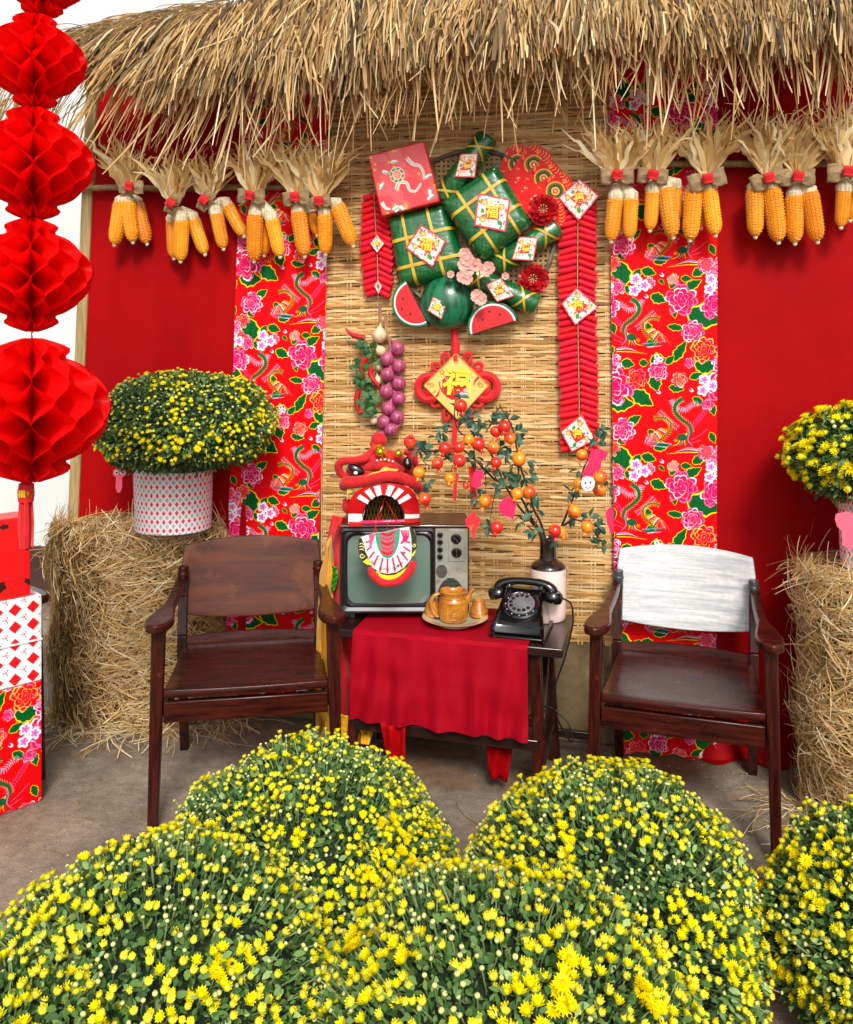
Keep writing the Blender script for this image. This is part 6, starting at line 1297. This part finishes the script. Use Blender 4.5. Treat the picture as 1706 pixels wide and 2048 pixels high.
# ------------------------------------------------------------------ potted chrysanthemums
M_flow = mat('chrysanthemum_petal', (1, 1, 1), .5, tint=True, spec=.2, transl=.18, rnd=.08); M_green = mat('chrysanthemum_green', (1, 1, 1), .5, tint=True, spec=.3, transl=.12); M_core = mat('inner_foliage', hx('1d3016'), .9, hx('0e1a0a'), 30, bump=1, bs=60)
M_plast = mat('black_nursery_pot', hx('1c1a19'), .5)
CY, CY2, CO, CG, CGL = [np.array(hx(s)) for s in ('fff000', 'ffe400', 'f7b500', '7d9a40', 'e8ea98')]
def petal_flower(rings, cup, seed):
    V = []; F = []; T = []; q_ = random.Random(seed)
    for (n, r0_, r1_, z0_, z1_, col, w) in rings:
        for k in range(n):
            a = 6.283 * (k + q_.uniform(-.2, .2)) / n; r1k = r1_ * q_.uniform(.85, 1.08); c_, s_ = math.cos(a), math.sin(a); b = len(V)
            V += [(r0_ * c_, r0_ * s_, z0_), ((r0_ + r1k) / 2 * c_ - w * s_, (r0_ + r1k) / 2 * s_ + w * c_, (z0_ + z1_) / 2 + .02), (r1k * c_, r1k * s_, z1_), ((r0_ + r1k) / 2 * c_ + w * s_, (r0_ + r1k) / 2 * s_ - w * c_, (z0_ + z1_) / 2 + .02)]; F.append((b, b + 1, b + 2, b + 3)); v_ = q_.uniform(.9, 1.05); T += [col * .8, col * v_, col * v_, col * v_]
    return V, F, T
def add_ball(V, F, T, r, rz, z, ctop, cbot, nu=8, nv=5):
    b = len(V)
    for j in range(nv):
        th = math.pi * (j + .5) / nv
        for k in range(nu): a = 6.283 * k / nu; V.append((r * math.sin(th) * math.cos(a), r * math.sin(th) * math.sin(a), z + rz * math.cos(th))); T.append(ctop * (1 - j / (nv - 1)) + cbot * (j / (nv - 1)) if j > 1 else ctop)
    for j in range(nv - 1):
        for k in range(nu): p = b + j * nu + k; q2 = b + j * nu + (k + 1) % nu; F.append((p, p + nu, q2 + nu, q2))
    F.append((b, b + 2, b + 4, b + 6)); F.append((b, b + 1, b + 2, b + 2)) if False else None
def TPL(kind, seed=1):
    if kind == 'open':
        V, F, T = petal_flower([(15, .15, 1.0, .0, .10, CY2, .13), (13, .12, .82, .06, .26, CY, .13), (9, .08, .55, .12, .34, CY, .12)], 0, seed); add_ball(V, F, T, .28, .14, .18, CO * .9 + CY * .2, CY2)
    elif kind == 'half':
        V, F, T = petal_flower([(11, .22, .70, -.05, .48, CY, .14), (9, .15, .45, .05, .55, CY, .13)], 0, seed); add_ball(V, F, T, .34, .34, .12, CY, CG)
    elif kind == 'bud':
        V, F, T = petal_flower([(9, .30, .50, .0, .34, CY, .11)], 0, seed); add_ball(V, F, T, .46, .34, .0, CY * .85 + CGL * .15, CG * .9)
    else:
        V, F, T = [], [], []; add_ball(V, F, T, .36, .30, 0, CGL, CG)
    return np.array(V, float), np.array(F, int), np.array(T, float)
FT = {k: TPL(k) for k in ('open', 'half', 'bud', 'tiny')}
BM = {}
def bloommesh(kind):
    if kind in BM: return BM[kind]
    V, F, T = FT[kind]; tmp = npobj('bloom', V, F, M_flow, None, T, smooth=(kind in ('bud', 'tiny'))); BM[kind] = tmp.data; bpy.data.objects.remove(tmp); return BM[kind]
def mum(C0, rx, rz, label, seed, nhead=1000, hs_=1.0, openb=0., skirt=-.35, base=None, potr=.15, dense=1.0, tone=1.0, flat=0, rich=None, mixk=(.42, .78)):
    q_ = np.random.default_rng(seed); C0 = np.array(C0); root = thing('chrysanthemum_plant', label, 'flower plant', (C0[0], C0[1], base if base is not None else 0), 0, 'yellow chrysanthemum plants')
    camv = np.array(CAM)
    def shell(n, k, lo=skirt):
        sz = q_.uniform(lo, 1, n); az = q_.uniform(0, 6.283, n); rr_ = np.sqrt(np.maximum(0, 1 - sz * sz)); n_ = np.stack([rr_ * np.cos(az), rr_ * np.sin(az), sz], 1)
        bump = np.array([mnoise.noise(Vector(v * 2.1) + Vector((seed * 3.7, 0, 0))) for v in n_]); k = k * (1 + .13 * bump)
        e = np.where(sz < 0, 1 + .1 * sz, 1); p = C0 + n_ * np.array([rx, rx, rz]) * (k * e)[:, None]
        return p, n_, bump
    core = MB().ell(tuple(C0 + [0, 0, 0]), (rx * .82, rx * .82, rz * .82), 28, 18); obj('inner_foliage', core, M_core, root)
    if base is None: obj('nursery_pot', MB().lathe([(.10, 0), (.135, .20), (.14, .20), (.14, .215), (.12, .215), (0, .19)], 24, Matrix.Translation((C0[0], C0[1], 0))), M_plast, root)
    # leaves
    nl = int(16000 * dense * rx / .36); P0, N0, b_ = shell(nl, q_.uniform(.81, .965, nl), min(skirt - .25, -.5)); K = 3; d = N0 * q_.uniform(.2, 1, nl)[:, None] + q_.normal(0, .55, (nl, 3)) + [0, 0, .2]; d /= np.linalg.norm(d, axis=1, keepdims=True); L_ = q_.uniform(.012, .025, nl)
    path = np.stack([P0 + d * (L_ * t)[:, None] + np.array([0, 0, -1]) * (L_ * .25 * t * t)[:, None] for t in (0, .35, .7, 1)], 1); w = (L_ * .5)[:, None] * np.array([.25, 1, .85, .12])[None]
    gp = np.array([hx('6a8c48'), hx('4a6e36'), hx('304e28'), hx('94b06c'), hx('76924a')]) * tone; T = gp[q_.choice(5, nl, p=[.3, .3, .2, .1, .1])] * q_.uniform(.75, 1.15, nl)[:, None]
    V, F, TT = ribbons(path, w, N0 + q_.normal(0, .5, (nl, 3)), T); npobj('leaves', V, F, M_green, root, TT, smooth=True, kind='stuff')
    # heads
    cand, nn, bb = shell(nhead * 3, 1.0); keep = []; cell = {}; md = 1.55 * rx / math.sqrt(nhead)
    for i in range(len(cand)):
        c_ = tuple((cand[i] / md).astype(int)); ok = True
        for dx in (-1, 0, 1):
            for dy in (-1, 0, 1):
                for dz in (-1, 0, 1):
                    for j in cell.get((c_[0] + dx, c_[1] + dy, c_[2] + dz), ()):
                        if np.sum((cand[i] - cand[j]) ** 2) < (md * q_.uniform(.35, 1.0)) ** 2: ok = False
        if ok: keep.append(i); cell.setdefault(c_, []).append(i)
        if len(keep) >= nhead: break
    P0, N0 = cand[keep], nn[keep]; n = len(keep); P0 = P0 + N0 * (q_.uniform(-.030, .008, n) + (q_.uniform(0, 1, n) < .05) * q_.uniform(0, .022, n))[:, None]
    N1 = N0 * .85 + np.array([0, 0, .30]) + q_.normal(0, .18, (n, 3)); N1 /= np.linalg.norm(N1, axis=1, keepdims=True)
    pat = np.array([mnoise.noise(Vector(v * 2.6) + Vector((seed, 0, 0))) + .6 * mnoise.noise(Vector(v * 7) + Vector((0, seed + 5, 0))) for v in N0]) + openb - .04
    if rich is not None: pat = pat + .55 * np.exp(-np.sum((P0 - np.array(rich[0])) ** 2, axis=1) / rich[1] ** 2)
    u = q_.uniform(0, 1, n) - .5 + pat * 1.1; kind = np.where(u > mixk[1], 0, np.where(u > .18, 1, np.where(u > -.45, 2, 3)))
    sc = np.array([.0182, .0172, .0168, .0138])[kind] * hs_ * q_.uniform(.85, 1.2, n); R3 = frames(N1, q_.uniform(0, 6.28, n)); names = ['open', 'half', 'bud', 'tiny']
    tc = camv - P0; dist = np.linalg.norm(tc, axis=1); facing = np.einsum('ij,ij->i', tc / dist[:, None], N0)
    rel = P0 - camv; dep = rel @ np.array(CF); sx_ = 853 + FPX * (rel @ np.array(CR)) / dep; sy_ = HOR - FPX * rel[:, 2] / dep
    inview = (sx_ > -10) & (sx_ < 1716) & (sy_ > 0) & (sy_ < 2058)
    score = sc / dep * (facing > -.05) * inview * (kind < 3); order = np.argsort(-score)[:290]; big = np.zeros(n, bool); big[order[score[order] > 0]] = True
    L0 = root.location
    for i in np.nonzero(big)[0]:
        o = bpy.data.objects.new('bloom', bloommesh(names[kind[i]])); COL.objects.link(o); o.parent = root
        M = np.eye(4); M[:3, :3] = R3[i] * sc[i]; M[:3, 3] = P0[i] - np.array(L0); o.matrix_basis = Matrix(M.tolist())
    Vs, Fs, Ts, k0 = [], [], [], 0
    for kd in range(4):
        ix = np.nonzero((kind == kd) & ~big)[0]
        if not len(ix): continue
        V0, F0, T0 = FT[names[kd]]; V, F, T = stamp(V0, F0, T0, P0[ix], R3[ix], sc[ix], q_.uniform(.9, 1.05, (len(ix), 1)) * np.ones((1, 3))); Vs.append(V); Fs.append(F + k0); Ts.append(T); k0 += len(V)
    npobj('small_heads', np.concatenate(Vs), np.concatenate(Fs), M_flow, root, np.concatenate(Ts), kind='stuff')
    # stems
    ln = q_.uniform(.03, .07, n); path = np.stack([P0 - N1 * .004, P0 - N1 * (ln * .5)[:, None] - N0 * .006, P0 - N1 * (ln * .7)[:, None] - N0 * (ln * .5)[:, None]], 1)
    V, F, TT = ribbons(path, np.full((n, 3), .0026), tc, np.tile(np.array(hx('7c9460')) * tone, (n, 1)) * q_.uniform(.7, 1.1, (n, 1))); npobj('stems', V, F, M_green, root, TT, kind='stuff')
    return root
def mumpx(px, py, d, **k): return D(px, py, d)
G_ = 'round mound of yellow chrysanthemums, '
mum(D(614, 1752, 2.22), .378, .302, G_ + 'the one in front of the left armchair and table', 21, 2600, .80, -.20, rich=(tuple(D(720, 1740, 1.95)), .14))
mum(D(1215, 1838, 2.04), .362, .320, G_ + 'the one in front of the right armchair', 22, 2300, .84, -.08)
mum(D(312, 2005, 1.74), .372, .288, G_ + 'the large one at the lower left', 23, 2000, .92, -.14)
mum(D(1005, 2135, 1.62), .388, .310, G_ + 'the largest and nearest, at the bottom centre', 24, 1900, 1.0, -.06, rich=(tuple(D(1320, 1960, 1.45)), .12))
mum(D(1820, 1895, 2.02), .330, .295, G_ + 'the one cut by the right picture edge', 25, 1700, .95, -.04)
mum(D(20, 2230, 1.48), .25, .235, G_ + 'the one in the bottom left corner', 26, 900, .95, -.02)
mum(D(368, 852, 3.50), .375, .225, 'broad chrysanthemum plant with small yellow flowers in the pot on the left bale', 27, 1500, .82, -.18, skirt=-.55, base=1.08, tone=.85)
mum(D(1772, 915, 3.0), .33, .20, 'full chrysanthemum plant in the pot on the right bale, cut by the edge', 28, 560, 1.45, .42, skirt=-.45, base=1.08, tone=.85)
# litter on the floor
q_ = np.random.default_rng(77); n = 90; gx = q_.uniform(20, 1500, n); gy = q_.uniform(1500, 1760, n); P0 = np.array([G(a, b, .006) for a, b in zip(gx, gy)]); th = q_.uniform(0, 6.28, n); L_ = q_.uniform(.02, .16, n)
path = np.stack([P0 + np.stack([np.cos(th + .5 * t), np.sin(th + .5 * t), np.full(n, .02 * t * (1 - t))], 1) * (L_ * t)[:, None] for t in np.linspace(0, 1, 5)], 1)
V, F, TT = ribbons(path, q_.uniform(.001, .0028, n)[:, None] * np.ones((1, 5)), np.tile([0, 0, 1.], (n, 1)), np.array([hx('b79a62')]) * q_.uniform(.5, 1.1, (n, 1)))
o = npobj('floor_straw', V, F, M_hay, None, TT, kind='stuff'); o['label'] = 'scattered bits of straw lying on the concrete floor'; o['category'] = 'straw'

n = 260; gx = np.concatenate([q_.uniform(0, 1500, 170), q_.uniform(1240, 1560, 90)]); gy = np.concatenate([q_.uniform(1480, 1800, 170), q_.uniform(1525, 1575, 90)]); P0 = np.array([G(a, b, .002) for a, b in zip(gx, gy)])
V0 = np.array([(1, 0, 0), (-.4, .8, 0), (-.6, -.7, 0), (0, .1, .9)], float); F0 = np.array([(0, 1, 3), (1, 2, 3), (2, 0, 3)]); T0 = np.ones((4, 3))
V, F, T = stamp(V0, F0, T0, P0, frames(np.tile([0, 0, 1.], (n, 1)), q_.uniform(0, 6.28, n)), q_.uniform(.0015, .005, n), np.array([hx('b5aa9c')]) * q_.uniform(.25, 1.3, (n, 1)))
o = npobj('floor_grit', V, F, mat('grit', (1, 1, 1), .9, tint=True), None, T, kind='stuff'); o['label'] = 'small crumbs and grit scattered over the concrete floor'; o['category'] = 'grit'
